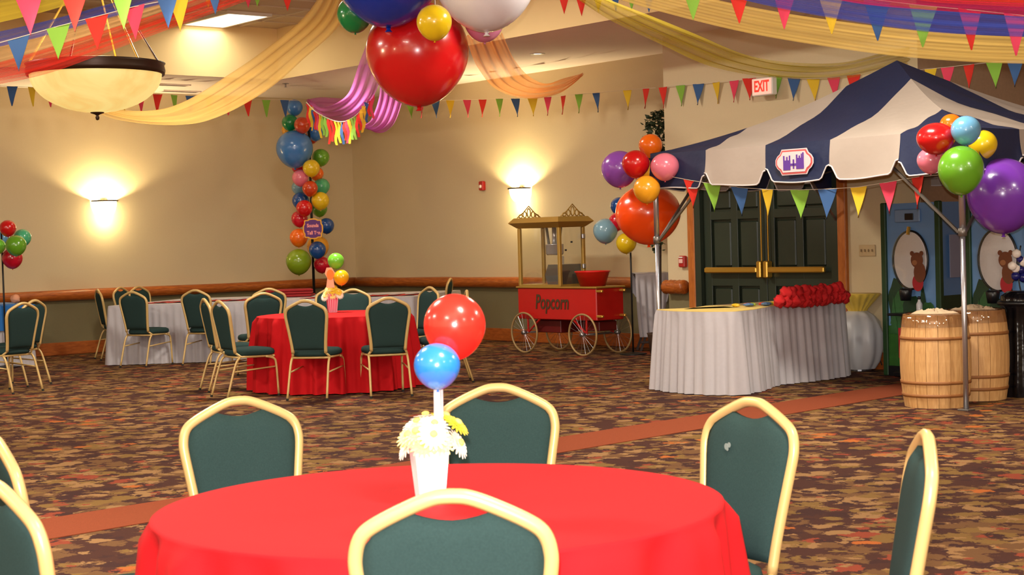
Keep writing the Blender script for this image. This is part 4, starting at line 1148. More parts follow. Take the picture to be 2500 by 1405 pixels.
# ------------------------------------------------------------------ popcorn cart
m_cred = mat('cart_red', (186, 22, 18), 0.35, vary=.06, scale=4); m_cgold = mat('cart_gold', (176, 138, 62), 0.4, 0.3); m_cdark = mat('cart_darkred', (96, 14, 14), .45)
q = PZ(1283, 862); q.z = 0
CART = thing('popcorn_cart', 'red popcorn cart with gold glass cabinet and spoked wheels by the back wall', 'popcorn cart', q, ROOMROT)
X0, X1, YD = -0.17, 1.33, 0.46
MB().box(((X0 + X1) / 2, YD / 2 + .04, .635), (X1 - X0, YD, .40), bev=.01).make('body', m_cred, CART)
MB().box(((X0 + X1) / 2, YD / 2 + .04, .843), (X1 - X0 + .04, YD + .04, .022), bev=.006).make('counter', m_cgold, CART)
text('lettering', 'Popcorn', .26, mat('cart_lettering', (74, 52, 30), .5), CART, (0.5, .035, .65), (PI / 2, 0, 0), .002, .004, .72, .15)
MB().box((.28, .3, .34), (.5, .3, .16), bev=.008).make('under_box', m_cdark, CART)
MB().box((1.05, .3, .36), (.4, .3, .12), bev=.008).make('under_box', m_cdark, CART)
# cabinet
CX0, CX1, CY0, CY1, CZ0, CZ1 = -.15, .665, .045, .485, .855, 1.60
for x in (CX0 + .02, CX1 - .02):
    for y in (CY0 + .02, CY1 - .02): MB().box((x, y, (CZ0 + CZ1) / 2), (.045, .045, CZ1 - CZ0), bev=.006).make('cabinet_post', m_cgold, CART)
MB().box(((CX0 + CX1) / 2, (CY0 + CY1) / 2, CZ0 + .012), (CX1 - CX0, CY1 - CY0, .024)).make('cabinet_base', m_cgold, CART)
def frust(z0, z1, e0, e1):
    V = []
    for z, e_ in ((z0, e0), (z1, e1)):
        for x, y in ((CX0 - e_, CY0 - e_), (CX1 + e_, CY0 - e_), (CX1 + e_, CY1 + e_), (CX0 - e_, CY1 + e_)): V.append((x, y, z))
    return V, [(0, 3, 2, 1), (4, 5, 6, 7)] + [(i, (i + 1) % 4, 4 + (i + 1) % 4, 4 + i) for i in range(4)]
rf = MB(); rf.add(*frust(CZ1, CZ1 + .07, .0, .085)); rf.add(*frust(CZ1 + .07, CZ1 + .135, .085, .03)); rf.make('cabinet_roof', m_cgold, CART)
m_gl = glass('cabinet_glass')
for nm_, c_, d_ in (('f', ((CX0 + CX1) / 2, CY0 + .02, 0), (CX1 - CX0 - .09, .006)), ('b', ((CX0 + CX1) / 2, CY1 - .02, 0), (CX1 - CX0 - .09, .006)), ('l', (CX0 + .02, (CY0 + CY1) / 2, 0), (.006, CY1 - CY0 - .09)), ('r', (CX1 - .02, (CY0 + CY1) / 2, 0), (.006, CY1 - CY0 - .09))):
    MB().box((c_[0], c_[1], (CZ0 + CZ1) / 2 + .01), (d_[0], d_[1], CZ1 - CZ0 - .03)).make('glass_pane', m_gl, CART)
for x in (CX0 - .02, CX1 + .02):          # filigree crests on the roof
    fm = MB(); yc = (CY0 + CY1) / 2
    for yy in (-.14, -.07, 0, .07, .14):
        hgt = .13 - abs(yy) * .6
        fm.tube([(x, yc + yy + .03 * math.sin(a_), CZ1 + .135 + hgt * .5 + hgt * .45 * math.cos(a_)) for a_ in [2 * PI * i / 12 for i in range(12)]], .008, 5, closed=True)
    fm.tube([(x, yc - .2, CZ1 + .14), (x, yc - .1, CZ1 + .2), (x, yc, CZ1 + .29), (x, yc + .1, CZ1 + .2), (x, yc + .2, CZ1 + .14)], .008, 5)
    fm.make('roof_crest', m_cgold, CART, True)
m_ss = mat('stainless', (220, 220, 230), 0.25, 0.7)
MB().lathe([(.001, 1.25), (.10, 1.25), (.115, 1.27), (.115, 1.38), (.12, 1.385), (.1, 1.39), (.001, 1.395)], 28, (.33, .26, 0)).make('kettle', m_ss, CART, True)
MB().tube([(.22, .26, 1.385), (.18, .26, 1.6)], .018, 8).make('kettle_arm', m_alud, CART); MB().tube([(.42, .26, 1.385), (.46, .26, 1.6)], .018, 8).make('kettle_arm', m_alud, CART)
MB().tube([(.33, .26, 1.39), (.33, .26, 1.6)], .03, 10).make('drive_shaft', m_ss, CART, True)
MB().box((.30, .4, 1.05), (.07, .02, .36)).make('inner_column', m_ss, CART)
MB().add([(.36, .1, .88), (.62, .1, .88), (.62, .44, .88), (.36, .44, .88), (.31, .1, 1.0), (.62, .1, 1.0), (.62, .44, 1.0), (.31, .44, 1.0), (.38, .1, 1.13), (.62, .1, 1.13), (.62, .44, 1.13), (.38, .44, 1.13)],
         [(0, 3, 2, 1), (0, 1, 5, 4), (1, 2, 6, 5), (2, 3, 7, 6), (3, 0, 4, 7), (4, 5, 9, 8), (5, 6, 10, 9), (6, 7, 11, 10), (7, 4, 8, 11), (8, 9, 10, 11)]).make('warmer_tray', mat('grey_steel', (120, 118, 116), .4, .6), CART)
for z in (1.48, 1.1): MB().box((CX1 + .012, CY1 - .04, z), (.03, .05, .06), bev=.006).make('door_hinge', m_steel, CART)
for z in (1.30, 1.4): MB().lathe([(.001, .0), (.014, .0), (.014, .02), (.001, .022)], 10, (CX1 - .015, CY0 + .12 + (z - 1.3), z)).make('door_knob', m_black, CART)
for y, z in ((.06, .80), (.44, .80), (.06, .49), (.44, .49)): MB().box((X1 + .03, y, z), (.13, .035, .03), bev=.006).make('corner_bracket', m_brass, CART)
WR = .262
def wheel(x, y, nm):
    w_ = MB().tube([(x + WR * .965 * math.cos(a_), y, WR + WR * .965 * math.sin(a_)) for a_ in [2 * PI * i / 40 for i in range(40)]], .013, 8, closed=True).make('wheel', mat('rim_tan', (168, 138, 92), .45, .2), CART, True)
    MB().tube([(x, y - .03, WR), (x, y + .03, WR)], .026, 12).make('hub', m_steel, w_, True)
    sp_ = MB()
    for k in range(18):
        a_ = 2 * PI * k / 18; sp_.tube([(x, y, WR), (x + WR * .95 * math.cos(a_), y, WR + WR * .95 * math.sin(a_))], .0018, 4)
    sp_.make('spokes', m_steel, w_)
for x in (0.0, 1.12):
    for y in (-.01, .58): wheel(x, y, '')
for x in (.0, 1.12):
    MB().tube([(x, -.01, WR), (x, .58, WR)], .012, 8).make('axle', m_steel, CART, True)
    for y in (.06, .5):
        MB().tube([(x, y, WR), (x, y, .44)], .014, 6).make('strut', m_cred, CART); MB().tube([(x, y, WR), (x + (.24 if x < .5 else -.24), y, .44)], .014, 6).make('strut', m_cred, CART)
# red tub on the counter
tq = CART.matrix_basis @ Vector((1.02, .27, .855))
t = thing('tub', 'bright red oval plastic tub on the popcorn cart counter', 'tub', tq, ROOMROT)
MB().lathe([(.001, .003), (.145, .003), (.15, .0), (.2, .17), (.215, .178), (.21, .19), (.195, .185), (.19, .17), (.14, .012), (.001, .012)], 40, sx=1.12).make('bowl', mat('tub_red', (214, 24, 22), .35), t, True)

# ------------------------------------------------------------------ white-draped folding stand, artificial tree
q = PZ(1592, 856); q.z = 0
m_dwood = wood('dark_wood', (64, 38, 24), (40, 22, 14), (6, 6, 1))
t = thing('folding_stand', 'dark wooden folding stand beside the left tent pole', 'stand', q, 0.06)
for y in (-.16, .16):
    MB().box((0, y, .5), (.03, .03, .001)); 
    for sg in (-1, 1): MB().tube([(-.17 * sg, y, .0), (.17 * sg, y, .96)], .02, 4, square=True).make('leg', m_dwood, t)
for z in (.12, .3): MB().box((-.0, -.19, z), (.34, .025, .035), bev=.004).make('rail', m_dwood, t)
for sg in (-1, 1): MB().box((.17 * sg, 0, .965), (.035, .4, .035), bev=.005).make('top_rail', m_dwood, t)
MB().box((0, 0, .2), (.26, .28, .03)).make('shelf', mat('shelf_grey', (176, 176, 184), .6), t)
V = []; F = []; n = 30; rows = [(0, 1.0), (.03, 1.0), (.1, 1), (.3, .98), (.5, .95), (.66, .9), (.8, .84)]
for j, (f, sx_) in enumerate(rows):
    for k in range(n + 1):
        u = k / n * 2 - 1; x = u * .22; wob = .02 * math.sin(k * 1.1) * min(1, f * 4); hem = f * (1.0 - .55 * smoothstep((u - .1) / .9))
        V.append((x * sx_ + .02 * f * math.sin(k), -.215 - wob - .015, .995 - hem - .01 * abs(math.sin(u * 2.2))))
    for k in range(n + 1):
        pass
for j in range(len(rows) - 1):
    for k in range(n): F.append((j * (n + 1) + k, (j + 1) * (n + 1) + k, (j + 1) * (n + 1) + k + 1, j * (n + 1) + k + 1))
# top flap and back flap
b0 = len(V)
for k in range(n + 1):
    u = k / n * 2 - 1; V.append((u * .22, .22, .995)); V.append((u * .22, .235, .70 + .03 * math.sin(k)))
for k in range(n): F.append((k, k + 1, b0 + 2 * k + 2, b0 + 2 * k)); F.append((b0 + 2 * k, b0 + 2 * k + 2, b0 + 2 * k + 3, b0 + 2 * k + 1))
o = mesh('cloth', V, F, m_whitecloth, None, True); o.location = q; o.rotation_euler = (0, 0, 0.06); tag(o, 'white cloth draped over the dark folding stand', 'cloth')
qa = P(1609, 770, 19.85); tb = Vector((qa.x, qa.y, 0))
ft = thing('artificial_tree', 'slim artificial tree with dark leaves at the wall corner behind the tent pole', 'tree', tb)
top = P(1608, 300, 19.85) - tb
mid = P(1612, 600, tb.y + .02) - tb
tr_ = catmull([(0, 0, 0.2), mid * .5 + Vector((0, 0, .12)), mid, mid.lerp(top, .5) + Vector((.03, 0, 0)), top], 5)
MB().tube(tr_, [.022 - .012 * i / len(tr_) for i in range(len(tr_))], 8).make('trunk', mat('bark', (58, 42, 34), .9, vary=.3, scale=30), ft, True)
MB().lathe([(.001, 0), (.12, 0), (.15, .24), (.16, .26), (.13, .26), (.12, .22), (.001, .22)], 20).make('pot', mat('pot_brown', (70, 48, 34), .7), ft, True)
m_leaf = mat('dark_leaf', (44, 58, 34), .6, vary=.3, scale=6)
lv = MB(); rnd = random.Random(9)
def leaf(mb, p, L):
    d = Vector((rnd.uniform(-1, 1), rnd.uniform(-1, 1), rnd.uniform(-.9, .4))).normalized(); s_ = d.cross(Vector((rnd.uniform(-1, 1), rnd.uniform(-1, 1), 1))).normalized() * L * .3; n_ = d.cross(s_).normalized() * L * .08
    mb.add([p, p + d * L * .45 + s_ + n_, p + d * L, p + d * L * .45 - s_ + n_, p + d * L * .5], [(0, 1, 4), (1, 2, 4), (2, 3, 4), (3, 0, 4)])
for k in range(420):
    z = rnd.uniform(-.55, .16); r_ = .22 * (1 - abs(z + .2) * .9); an = rnd.uniform(0, 6.28); rr = r_ * rnd.random() ** .5
    leaf(lv, top + Vector((rr * math.cos(an), rr * math.sin(an) * .6, z)), rnd.uniform(.06, .1))
for k in range(30):
    leaf(lv, P(1600, 600, tb.y) - tb + Vector((rnd.uniform(-.05, .08), rnd.uniform(-.05, .05), rnd.uniform(-.06, .06))), rnd.uniform(.05, .08))
o = lv.make('foliage', m_leaf, ft); o['kind'] = 'stuff'

# ------------------------------------------------------------------ stuffing machines
m_sky = mat('printed_sky', (104, 146, 198), .45, vary=.10, scale=3); m_grass = mat('printed_grass', (44, 96, 34), .5, vary=.35, scale=14); m_tree1 = mat('printed_tree', (22, 54, 28), .5, vary=.35, scale=18); m_tree2 = mat('printed_tree_light', (42, 92, 44), .5, vary=.35, scale=18)
m_post = mat('machine_green', (28, 62, 30), .5, vary=.1, scale=5); m_fluff = mat('white_stuffing', (232, 224, 230), .95, vary=.06, scale=12, bump=.6, bscale=18)
m_bear = mat('bear_brown', (112, 62, 36), .8, vary=.15, scale=20); m_bearr = mat('bear_red', (166, 30, 40), .7); m_dkp = mat('black_plastic', (18, 18, 22), .35)
def machine(p, label, wd=.68, hgt=1.72, dp=.55):
    t = thing('stuffing_machine', label, 'machine', (p.x, p.y, 0), ROOMROT)
    MB().box((wd / 2, dp / 2, hgt / 2), (wd - .04, dp - .04, hgt - .02)).make('cabinet', m_sky, t)
    for x in (.02, wd - .02):
        for y in (.02, dp - .02): MB().box((x, y, hgt / 2), (.06, .06, hgt), bev=.008).make('corner_post', m_post, t)
    MB().box((wd / 2, dp / 2, .05), (wd, dp, .1)).make('plinth', m_dkp, t)
    y0 = .016
    # printed scenery on the front
    MB().box((wd / 2, y0, .29), (wd - .1, .005, .42)).make('printed_lawn', m_grass, t)
    for k, (x, z0, z1, w_, mm, kind) in enumerate(((.12, .45, .98, .20, m_tree1, 1), (.22, .42, .86, .22, m_tree2, 1), (.34, .45, .80, .24, m_tree1, 1), (.47, .44, .84, .20, m_tree1, 0), (.56, .44, .74, .18, m_tree2, 1), (.08, .42, .7, .12, m_tree2, 0))):
        x = min(max(x, .06 + w_ / 2), wd - .06 - w_ / 2)
        if kind: pts = [(x + w_ / 2 * math.cos(a_) * (1 + .12 * math.sin(5 * a_ + k)), (z0 + z1) / 2 + (z1 - z0) / 2 * math.sin(a_) * (1 + .06 * math.sin(7 * a_))) for a_ in [2 * PI * i / 26 for i in range(26)]]
        else: pts = [(x - w_ / 2, z0), (x + w_ / 2, z0), (x + w_ * .25, z0 + (z1 - z0) * .35), (x + w_ * .36, z0 + (z1 - z0) * .35), (x + w_ * .15, z0 + (z1 - z0) * .7), (x + w_ * .2, z0 + (z1 - z0) * .7), (x, z1 + .1), (x - w_ * .2, z0 + (z1 - z0) * .7), (x - w_ * .15, z0 + (z1 - z0) * .7), (x - w_ * .36, z0 + (z1 - z0) * .35), (x - w_ * .25, z0 + (z1 - z0) * .35)]
        MB().poly([(a_, y0 - .003 - .0012 * k, b_) for a_, b_ in pts][::-1], .001, (0, -1, 0)).make('printed_tree', mm, t)
    # oval window with stuffing behind glass
    ox, oz, rx, rz_ = wd * .5, 1.15, .205, .285
    ov1 = [(ox + rx * math.cos(a_), oz + rz_ * math.sin(a_)) for a_ in [2 * PI * i / 40 for i in range(40)]]
    MB().tube([(a_, y0 - .016, b_) for a_, b_ in ov1], .011, 6, closed=True).make('window_ring', m_dkp, t, True)
    V = [(ox, y0 - .04, oz)]; F = []
    for ring_, (s_, yy) in enumerate(((.5, -.035), (.85, -.022), (1.0, -.012))):
        for a_, b_ in ov1: V.append((ox + (a_ - ox) * s_, y0 + yy, oz + (b_ - oz) * s_))
    for i in range(40): F.append((0, 1 + (i + 1) % 40, 1 + i)); 
    for r_ in range(2):
        for i in range(40): F.append((1 + r_ * 40 + i, 1 + r_ * 40 + (i + 1) % 40, 41 + r_ * 40 + (i + 1) % 40, 41 + r_ * 40 + i))
    o_ = mesh('stuffing', V, F, m_fluff, t, True)
    MB().poly([(a_, y0 - .052, b_) for a_, b_ in ov1][::-1], .002, (0, -1, 0)).make('window_pane', m_gl, t)
    # plain printed brown bear peeking at the right of the window
    bx, bz = ox + rx * .62, oz - .06; yb_ = y0 - .056
    def disc(cx, cz, r1, r2, mm, nm, k): MB().poly([(cx + r1 * math.cos(a_), yb_ - .001 * k, cz + r2 * math.sin(a_)) for a_ in [2 * PI * i / 20 for i in range(20)]][::-1], .001, (0, -1, 0)).make(nm, mm, t)
    disc(bx - .015, bz - .16, .065, .085, m_bearr, 'printed_trousers', 1); disc(bx + .01, bz - .06, .07, .1, m_bear, 'printed_bear', 2); disc(bx - .02, bz + .06, .072, .075, m_bear, 'printed_bear', 3)
    for s_ in (-1, 1): disc(bx - .02 + .055 * s_, bz + .125, .024, .024, m_bear, 'printed_bear', 4)
    disc(bx - .045, bz + .035, .03, .025, mat('bear_muzzle', (158, 104, 66), .8), 'printed_muzzle', 5)
    # chute, shelf, display, pedal
    MB().lathe([(.001, -.1), (.05, -.1), (.065, 0), (.05, .02), (.001, .02)], 18, (ox - .01, y0 - .09, oz - rz_ - .01)).make('stuffing_nozzle', m_dkp, t, True)
    MB().box((ox, y0 - .1, .62), (.34, .18, .025), bev=.006).make('shelf', m_dkp, t)
    MB().box((ox - .03, y0 - .012, 1.585), (.30, .02, .13), bev=.012).make('display_panel', mat('panel_blue', (120, 150, 190), .4), t)
    MB().box((ox, y0 - .026, 1.575), (.10, .012, .065), bev=.003).make('screen', m_dkp, t)
    MB().tube([(ox, y0 - .03, 1.475), (ox, y0 - .05, 1.40)], .018, 8).make('tap', m_brass, t)
    MB().box((ox, -.06, .03), (.3, .12, .05), bev=.01).make('pedal', m_dkp, t)
    # side window
    MB().box((wd + .004, dp / 2 + .02, 1.18), (.008, dp * .5, .42), bev=.002).make('side_window', mat('side_pane', (150, 152, 176), .3), t)
    MB().box((wd - .005, dp / 2, .45), (.012, dp - .1, .7)).make('printed_side_trees', m_tree1, t)
    MB().box((wd * .36, y0 - .012, .33), (.14, .012, .30), bev=.004).make('red_label', mat('label_red', (176, 26, 40), .5), t)
    MB().box((wd * .36, y0 - .02, .36), (.09, .006, .09), bev=.002).make('label_panel', mat('label_white', (220, 205, 200), .5), t)
    MB().tube(catmull([(ox + .1, y0 - .195, .64), (ox + .11, y0 - .2, .58), (ox + .095, y0 - .2, .48), (ox + .105, y0 - .2, .40)], 4), .016, 6).make('red_strap', mat('label_red', (176, 26, 40), .5), t, True)
    return t
q = PZ(2160, 917); machine(q, 'bear stuffing machine with oval window right of the double door, left one of two')
ed = DB; q2 = q + DB * 1.02
qq = P(2362, 800, 15.0); machine(Vector((qq.x, qq.y, 0)), 'bear stuffing machine with oval window at the right edge, right one of two')

mc = [o for o in COL.objects if o.name == 'stuffing_machine'][0]
pb_ = mc.matrix_basis @ Vector((.5, -.09, .634))
t = thing('bottle', 'small clear bottle with dark cap on the left stuffing machine shelf', 'bottle', pb_)
MB().lathe([(.001, 0), (.028, 0), (.03, .02), (.03, .09), (.014, .12), (.014, .135)], 16).make('body', mat('bottle_clear', (196, 194, 200), .15), t, True)
MB().lathe([(.001, .165), (.016, .163), (.017, .136), (.001, .135)], 12).make('cap', m_dkp, t, True)
o = MB().tube(catmull([PW(2150, 800, B_DOOR, .03), PW(2147, 840, B_DOOR, .04), PW(2146, 870, B_DOOR, .05), PW(2153, 892, B_DOOR, .05)], 5), .006, 6).make('power_cord', m_dkp, None, True); tag(o, 'thin dark power cord hanging down the wall beside the left stuffing machine', 'cord')
# ------------------------------------------------------------------ barrels
m_stave = wood('barrel_stave', (216, 168, 110), (188, 138, 84), (7, 7, .9), .55, knots=3.0); m_hoop = mat('wood_hoop', (146, 92, 46), .6, vary=.15, scale=12)
m_plas = glass('plastic_film', .35, (225, 215, 210))
def barrel(c, label, H_=.755, r0=.245, r1=.285, seed=0):
    t = thing('barrel', label, 'barrel', c, seed * .7); n = 18
    rf_ = lambda z: r0 + (r1 - r0) * math.sin(PI * (z / H_ * .92 + .04)) ** .8
    for k in range(n):
        a0, a1 = 2 * PI * k / n + .006, 2 * PI * (k + 1) / n - .006; V = []; F = []; m_ = 8
        for i in range(m_ + 1):
            z = H_ * i / m_; r_ = rf_(z) * (1 + .004 * math.sin(k * 3.3))
            for an in (a0, (a0 + a1) / 2, a1): V.append((r_ * math.cos(an), r_ * math.sin(an), z))
            for an in (a0, a1): V.append(((r_ - .02) * math.cos(an), (r_ - .02) * math.sin(an), z))
        for i in range(m_):
            b_ = i * 5; t_ = b_ + 5
            F += [(b_, b_ + 1, t_ + 1, t_), (b_ + 1, b_ + 2, t_ + 2, t_ + 1), (b_ + 2, b_ + 4, t_ + 4, t_ + 2), (b_ + 4, b_ + 3, t_ + 3, t_ + 4), (b_ + 3, b_, t_, t_ + 3)]
        F += [(0, 3, 4, 2, 1), (m_ * 5, m_ * 5 + 1, m_ * 5 + 2, m_ * 5 + 4, m_ * 5 + 3)]
        mesh('stave', V, F, m_stave, t)
    for z in (.10, .205, .565):
        r_ = rf_(z); h2 = .013
        MB().lathe([(rf_(z - h2) - .002, z - h2), (rf_(z - h2) + .006, z - h2), (rf_(z + h2) + .006, z + h2), (rf_(z + h2) - .002, z + h2)], 48).make('hoop', m_hoop, t, True)
    MB().lathe([(.001, .03), (r0 - .03, .03)], 24).make('bottom', m_stave, t)
    # clear plastic liner folded over the rim, with pale stuffing
    prof = [(rf_(H_ - .10) + .008, H_ - .10), (rf_(H_ - .05) + .010, H_ - .05), (r0 + .012, H_ + .004), (r0 - .01, H_ + .012), (r0 - .03, H_ - .03)]
    V, F = sw(prof, 72, [.012, .01, .006, .01, .01], seed, 23); mesh('plastic_liner', V, F[:-1], m_plas, t, True)
    V = []; F = []; N = 40; rd = random.Random(seed)
    for i in range(8):
        f = i / 7
        for k in range(N):
            an = 2 * PI * k / N; V.append((f * (r0 - .035) * math.cos(an), f * (r0 - .035) * math.sin(an), H_ - .01 + .03 * (1 - f * f) + rd.uniform(-.018, .03) * (1 - f ** 4)))
    for i in range(7):
        for k in range(N): F.append((i * N + k, (i + 1) * N + k, (i + 1) * N + (k + 1) % N, i * N + (k + 1) % N))
    o = mesh('stuffing', V, F, mat('pale_stuffing', (206, 178, 146), .95, vary=.15, scale=14), t, True); o['kind'] = 'stuff'
    return t
q = P(2282, 800, 13.2); barrel(Vector((q.x, q.y, 0)), 'wooden barrel lined with clear plastic, left and nearer one', seed=1)
q = P(2378, 800, 13.66); barrel(Vector((q.x, q.y, 0)), 'wooden barrel lined with clear plastic, behind the right tent pole', seed=2)
# black bin with ball decoration at the right edge
q = P(2500, 800, 13.75)
t = thing('bin', 'black plastic-bagged bin at the right edge beside the barrels', 'bin', (q.x, q.y, 0))
V, F = sw([(.18, .0), (.19, .1), (.165, .35), (.17, .6), (.16, .74), (.19, .78), (.185, .86), (.13, .9)], 80, [.05, .06, .08, .07, .06, .03, .02, .02], 1, 11)
mesh('bag', V, F, mat('black_bag', (14, 14, 18), .18, bump=.8, bscale=9), t, True)
MB().tube([(.2 * math.cos(a_), .2 * math.sin(a_), .80) for a_ in [2 * PI * i / 30 for i in range(30)]], .02, 8, closed=True).make('rim', m_dkp, t, True)
V, F = blob(77, 20, 12, .05)
BALLS = bpy.data.meshes.new('ball'); BALLS.from_pydata(V, [], F); BALLS.polygons.foreach_set('use_smooth', [True] * len(F)); BALLS.materials.append(m_white)
for px, py, r_, cn, lb in ((2482, 620, 11, 'white', 'topmost'), (2480, 656, 11, 'white', 'middle'), (2500, 640, 12, 'white', 'rightmost'), (2491, 634, 9, 'navy', 'topmost'), (2472, 650, 11, 'white', 'lowest left'), (2492, 660, 10, 'navy', 'middle'), (2480, 675, 11, 'navy', 'lowest left'), (2498, 678, 12, 'navy', 'lowest right')):
    o = bpy.data.objects.new('ball', BALLS); COL.objects.link(o); o.location = P(px, py, 13.72 + .01 * (px % 3)); s_ = r_ * 13.7 / FPX; o.scale = (s_,) * 3
    o.material_slots[0].link = 'OBJECT'; o.material_slots[0].material = mat('ball_' + cn, (226, 214, 206) if cn == 'white' else (24, 26, 96), .2)
    tag(o, '%s %s shiny ball in the bunch above the black bin' % (lb, cn), 'ball', 'shiny balls above the black bin')
o = MB().tube(catmull([P(2500, 740, 13.72), P(2488, 690, 13.72), P(2486, 640, 13.72), P(2492, 600, 13.72)], 5), .006, 6).make('ball_rack', m_dkp, None, True); tag(o, 'thin black rod holding the bunch of balls above the bin', 'rack')

# peach ornament on the blue table
c = P(38, 745, ctr.y + .2); c.z = max(c.z, .872)
o = mesh('paper_pompom', *(lambda vf: ([(x * .06, y * .06, z * .055) for x, y, z in vf[0]], vf[1]))(blob(5, 18, 12, .12)), mat('peach_paper', (226, 160, 126), .8), None, True); o.location = c; tag(o, 'small peach pompom on the blue covered table at the left edge', 'decoration')

# ------------------------------------------------------------------ pennant bunting
PC = {'pink': (222, 62, 92), 'red': (214, 44, 30), 'green': (130, 178, 60), 'blue': (52, 88, 140), 'yellow': (222, 184, 40)}
m_cord = mat('white_cord', (220, 205, 185), .7)
def bunting(label, pen, w_=.15, h_=.25, face=None, seed=0, ends=None):
    """pen: list of (px, py, D, colour): top-centre of each pennant in order along the cord"""
    pts = [P(a_, b_, d_) if d_ else PW(a_, b_, B_DOOR, 0.035) for a_, b_, d_, c_ in pen]
    c0 = pts[0]; t = thing('bunting', label, 'bunting', c0)
    full = ([P(*ends[0])] if ends else []) + pts + ([P(*ends[1])] if ends else [])
    MB().tube([p - c0 for p in full], .0028, 5).make('cord', m_cord, t, True)
    rnd = random.Random(seed)
    for i, p in enumerate(pts):
        a_, b_ = pts[max(0, i - 1)], pts[min(len(pts) - 1, i + 1)]; d = (b_ - a_).normalized(); dn = Vector((0, 0, -1)); nr = d.cross(dn).normalized()
        cn = pen[i][3]; tw = rnd.uniform(-.35, .35); dd_ = (Matrix.Rotation(tw, 3, 'Z') @ d); sway = nr * rnd.uniform(-.03, .03)
        V = []; F = []; n = 6
        for r_ in range(n + 1):
            f = r_ / n
            for k in (-1, 0, 1):
                V.append(p - c0 + dd_ * (k * w_ / 2 * (1 - f * .985)) + dn * (h_ * f) + sway * f + nr * (.010 * math.sin(f * 3 + k) + (.006 if k == 0 else 0)))
        N = len(V); V += [v + nr * .002 for v in V]
        for r_ in range(n):
            for k in range(2):
                b0 = r_ * 3 + k; F.append((b0, b0 + 1, b0 + 4, b0 + 3)); F.append((N + b0, N + b0 + 3, N + b0 + 4, N + b0 + 1))
        o = mesh('pennant', V, F, mat('felt_' + cn, PC[cn], .85), t, True); o['label'] = cn + ' pennant'
    return t
CYC = ['blue', 'yellow', 'pink', 'red', 'green']
L1 = [(30, 211), (78, 213), (122, 215), (166, 217), (211, 219), (256, 222), (300, 226), (345, 229), (385, 230), (425, 232), (465, 234), (510, 237), (556, 239), (604, 242), (650, 244), (695, 244)]
bunting('pennant bunting along the left wall below the soffit', [(x, y, 20.5 + 3.2 * x / 700, CYC[i % 5] if i < 3 else {7: 'pink', 8: 'red', 9: 'green', 10: 'blue', 11: 'yellow', 12: 'pink', 13: 'red', 14: 'green', 15: 'blue'}.get(i, CYC[i % 5])) for i, (x, y) in enumerate(L1)], seed=1, ends=((-60, 208, 20.2), (735, 246, 23.8)))
B1 = [(1000, 248, 'green'), (1030, 247, 'pink'), (1062, 246, 'blue'), (1099, 245, 'yellow'), (1140, 244, 'pink'), (1178, 243, 'red'), (1219, 241, 'green'), (1258, 241, 'blue'), (1300, 239, 'yellow'), (1337, 237, 'pink'), (1375, 234, 'red'), (1413, 230, 'green'), (1455, 227, 'blue'), (1531, 220, 'yellow'), (1577, 216, 'red')]
bunting('pennant bunting along the back wall beneath the orange drape', [(x, y, 24.0 - 4.2 * (x - 1000) / 600, c_) for x, y, c_ in B1], seed=2, ends=((960, 250, 24.2), (1600, 215, 19.3)))
B2 = [(1618, 213, 'red'), (1661, 208, 'green'), (1705, 205, 'blue'), (1748, 201, 'yellow'), (1792, 197, 'pink'), (1829, 191, 'red'), (1893, 186, 'green'), (1938, 191, 'blue'), (1985, 193, 'yellow'), (2035, 189, 'pink'), (2084, 183, 'red')]
bunting('pennant bunting on the door wall past the EXIT sign', [(x, y, None, c_) for x, y, c_ in B2], seed=3, w_=.155, h_=.245)
B3 = [(2272, 168, 'yellow'), (2313, 164, 'pink'), (2365, 158, 'red'), (2427, 152, 'green'), (2478, 148, 'blue')]
bunting('pennant bunting behind the tent roof at the right edge', [(x, y, 16.0 - .8 * (x - 2270) / 230, c_) for x, y, c_ in B3], seed=4, ends=((2225, 172, 16.2), (2560, 140, 14.9)))
B4 = [(1688, 441, 'red'), (1738, 449, 'green'), (1805, 458, 'blue'), (1873, 463, 'yellow'), (1952, 464, 'green'), (2020, 462, 'blue'), (2096, 457, 'yellow'), (2168, 445, 'pink'), (2240, 432, 'red')]
bunting('pennant bunting strung across the front of the striped tent', [(x, y, 14.93 - 1.98 * (x - 1738) / 502 if False else 15.3 - 2.5 * (x - 1625) / 735 - .10, c_) for x, y, c_ in B4], w_=.165, h_=.26, seed=5, ends=((1640, 432, 15.1), (2330, 424, 12.85)))
Nn = [(67, -38, 'pink'), (180, -45, 'red'), (297, -50, 'green'), (405, -55, 'blue')]
bunting('nearest pennant bunting crossing the upper left corner', [(x, y, 8.2, c_) for x, y, c_ in Nn], w_=.17, h_=.255, seed=6, ends=((-60, -30, 8.2), (520, -62, 8.2)))
Nn = [(45, 92, 'blue'), (142, 64, 'green'), (236, 40, 'red'), (328, 16, 'pink'), (438, -5, 'yellow'), (525, -45, 'blue')]
bunting('pennant bunting rising in front of the chandelier', [(x, y, 10.8, c_) for x, y, c_ in Nn], w_=.155, h_=.225, seed=7, ends=((-60, 120, 10.8), (620, -75, 10.8)))
Nn = [(505, -40, 'yellow'), (527, -32, 'blue'), (605, -38, 'pink'), (627, -42, 'green'), (700, -32, 'red')]
bunting('pennant bunting tips beside the fluorescent ceiling light', [(x, y, 15.5, c_) for x, y, c_ in Nn], w_=.15, h_=.23, seed=8)
Nn = [(1376, -24, 'red'), (1419, -20, 'red'), (1460, -28, 'yellow'), (1502, -30, 'blue'), (1541, -34, 'green'), (1583, -28, 'blue')]
bunting('pennant bunting tips at the top centre above the olive drape', [(x, y, 15.0, c_) for x, y, c_ in Nn], w_=.13, h_=.22, seed=9)
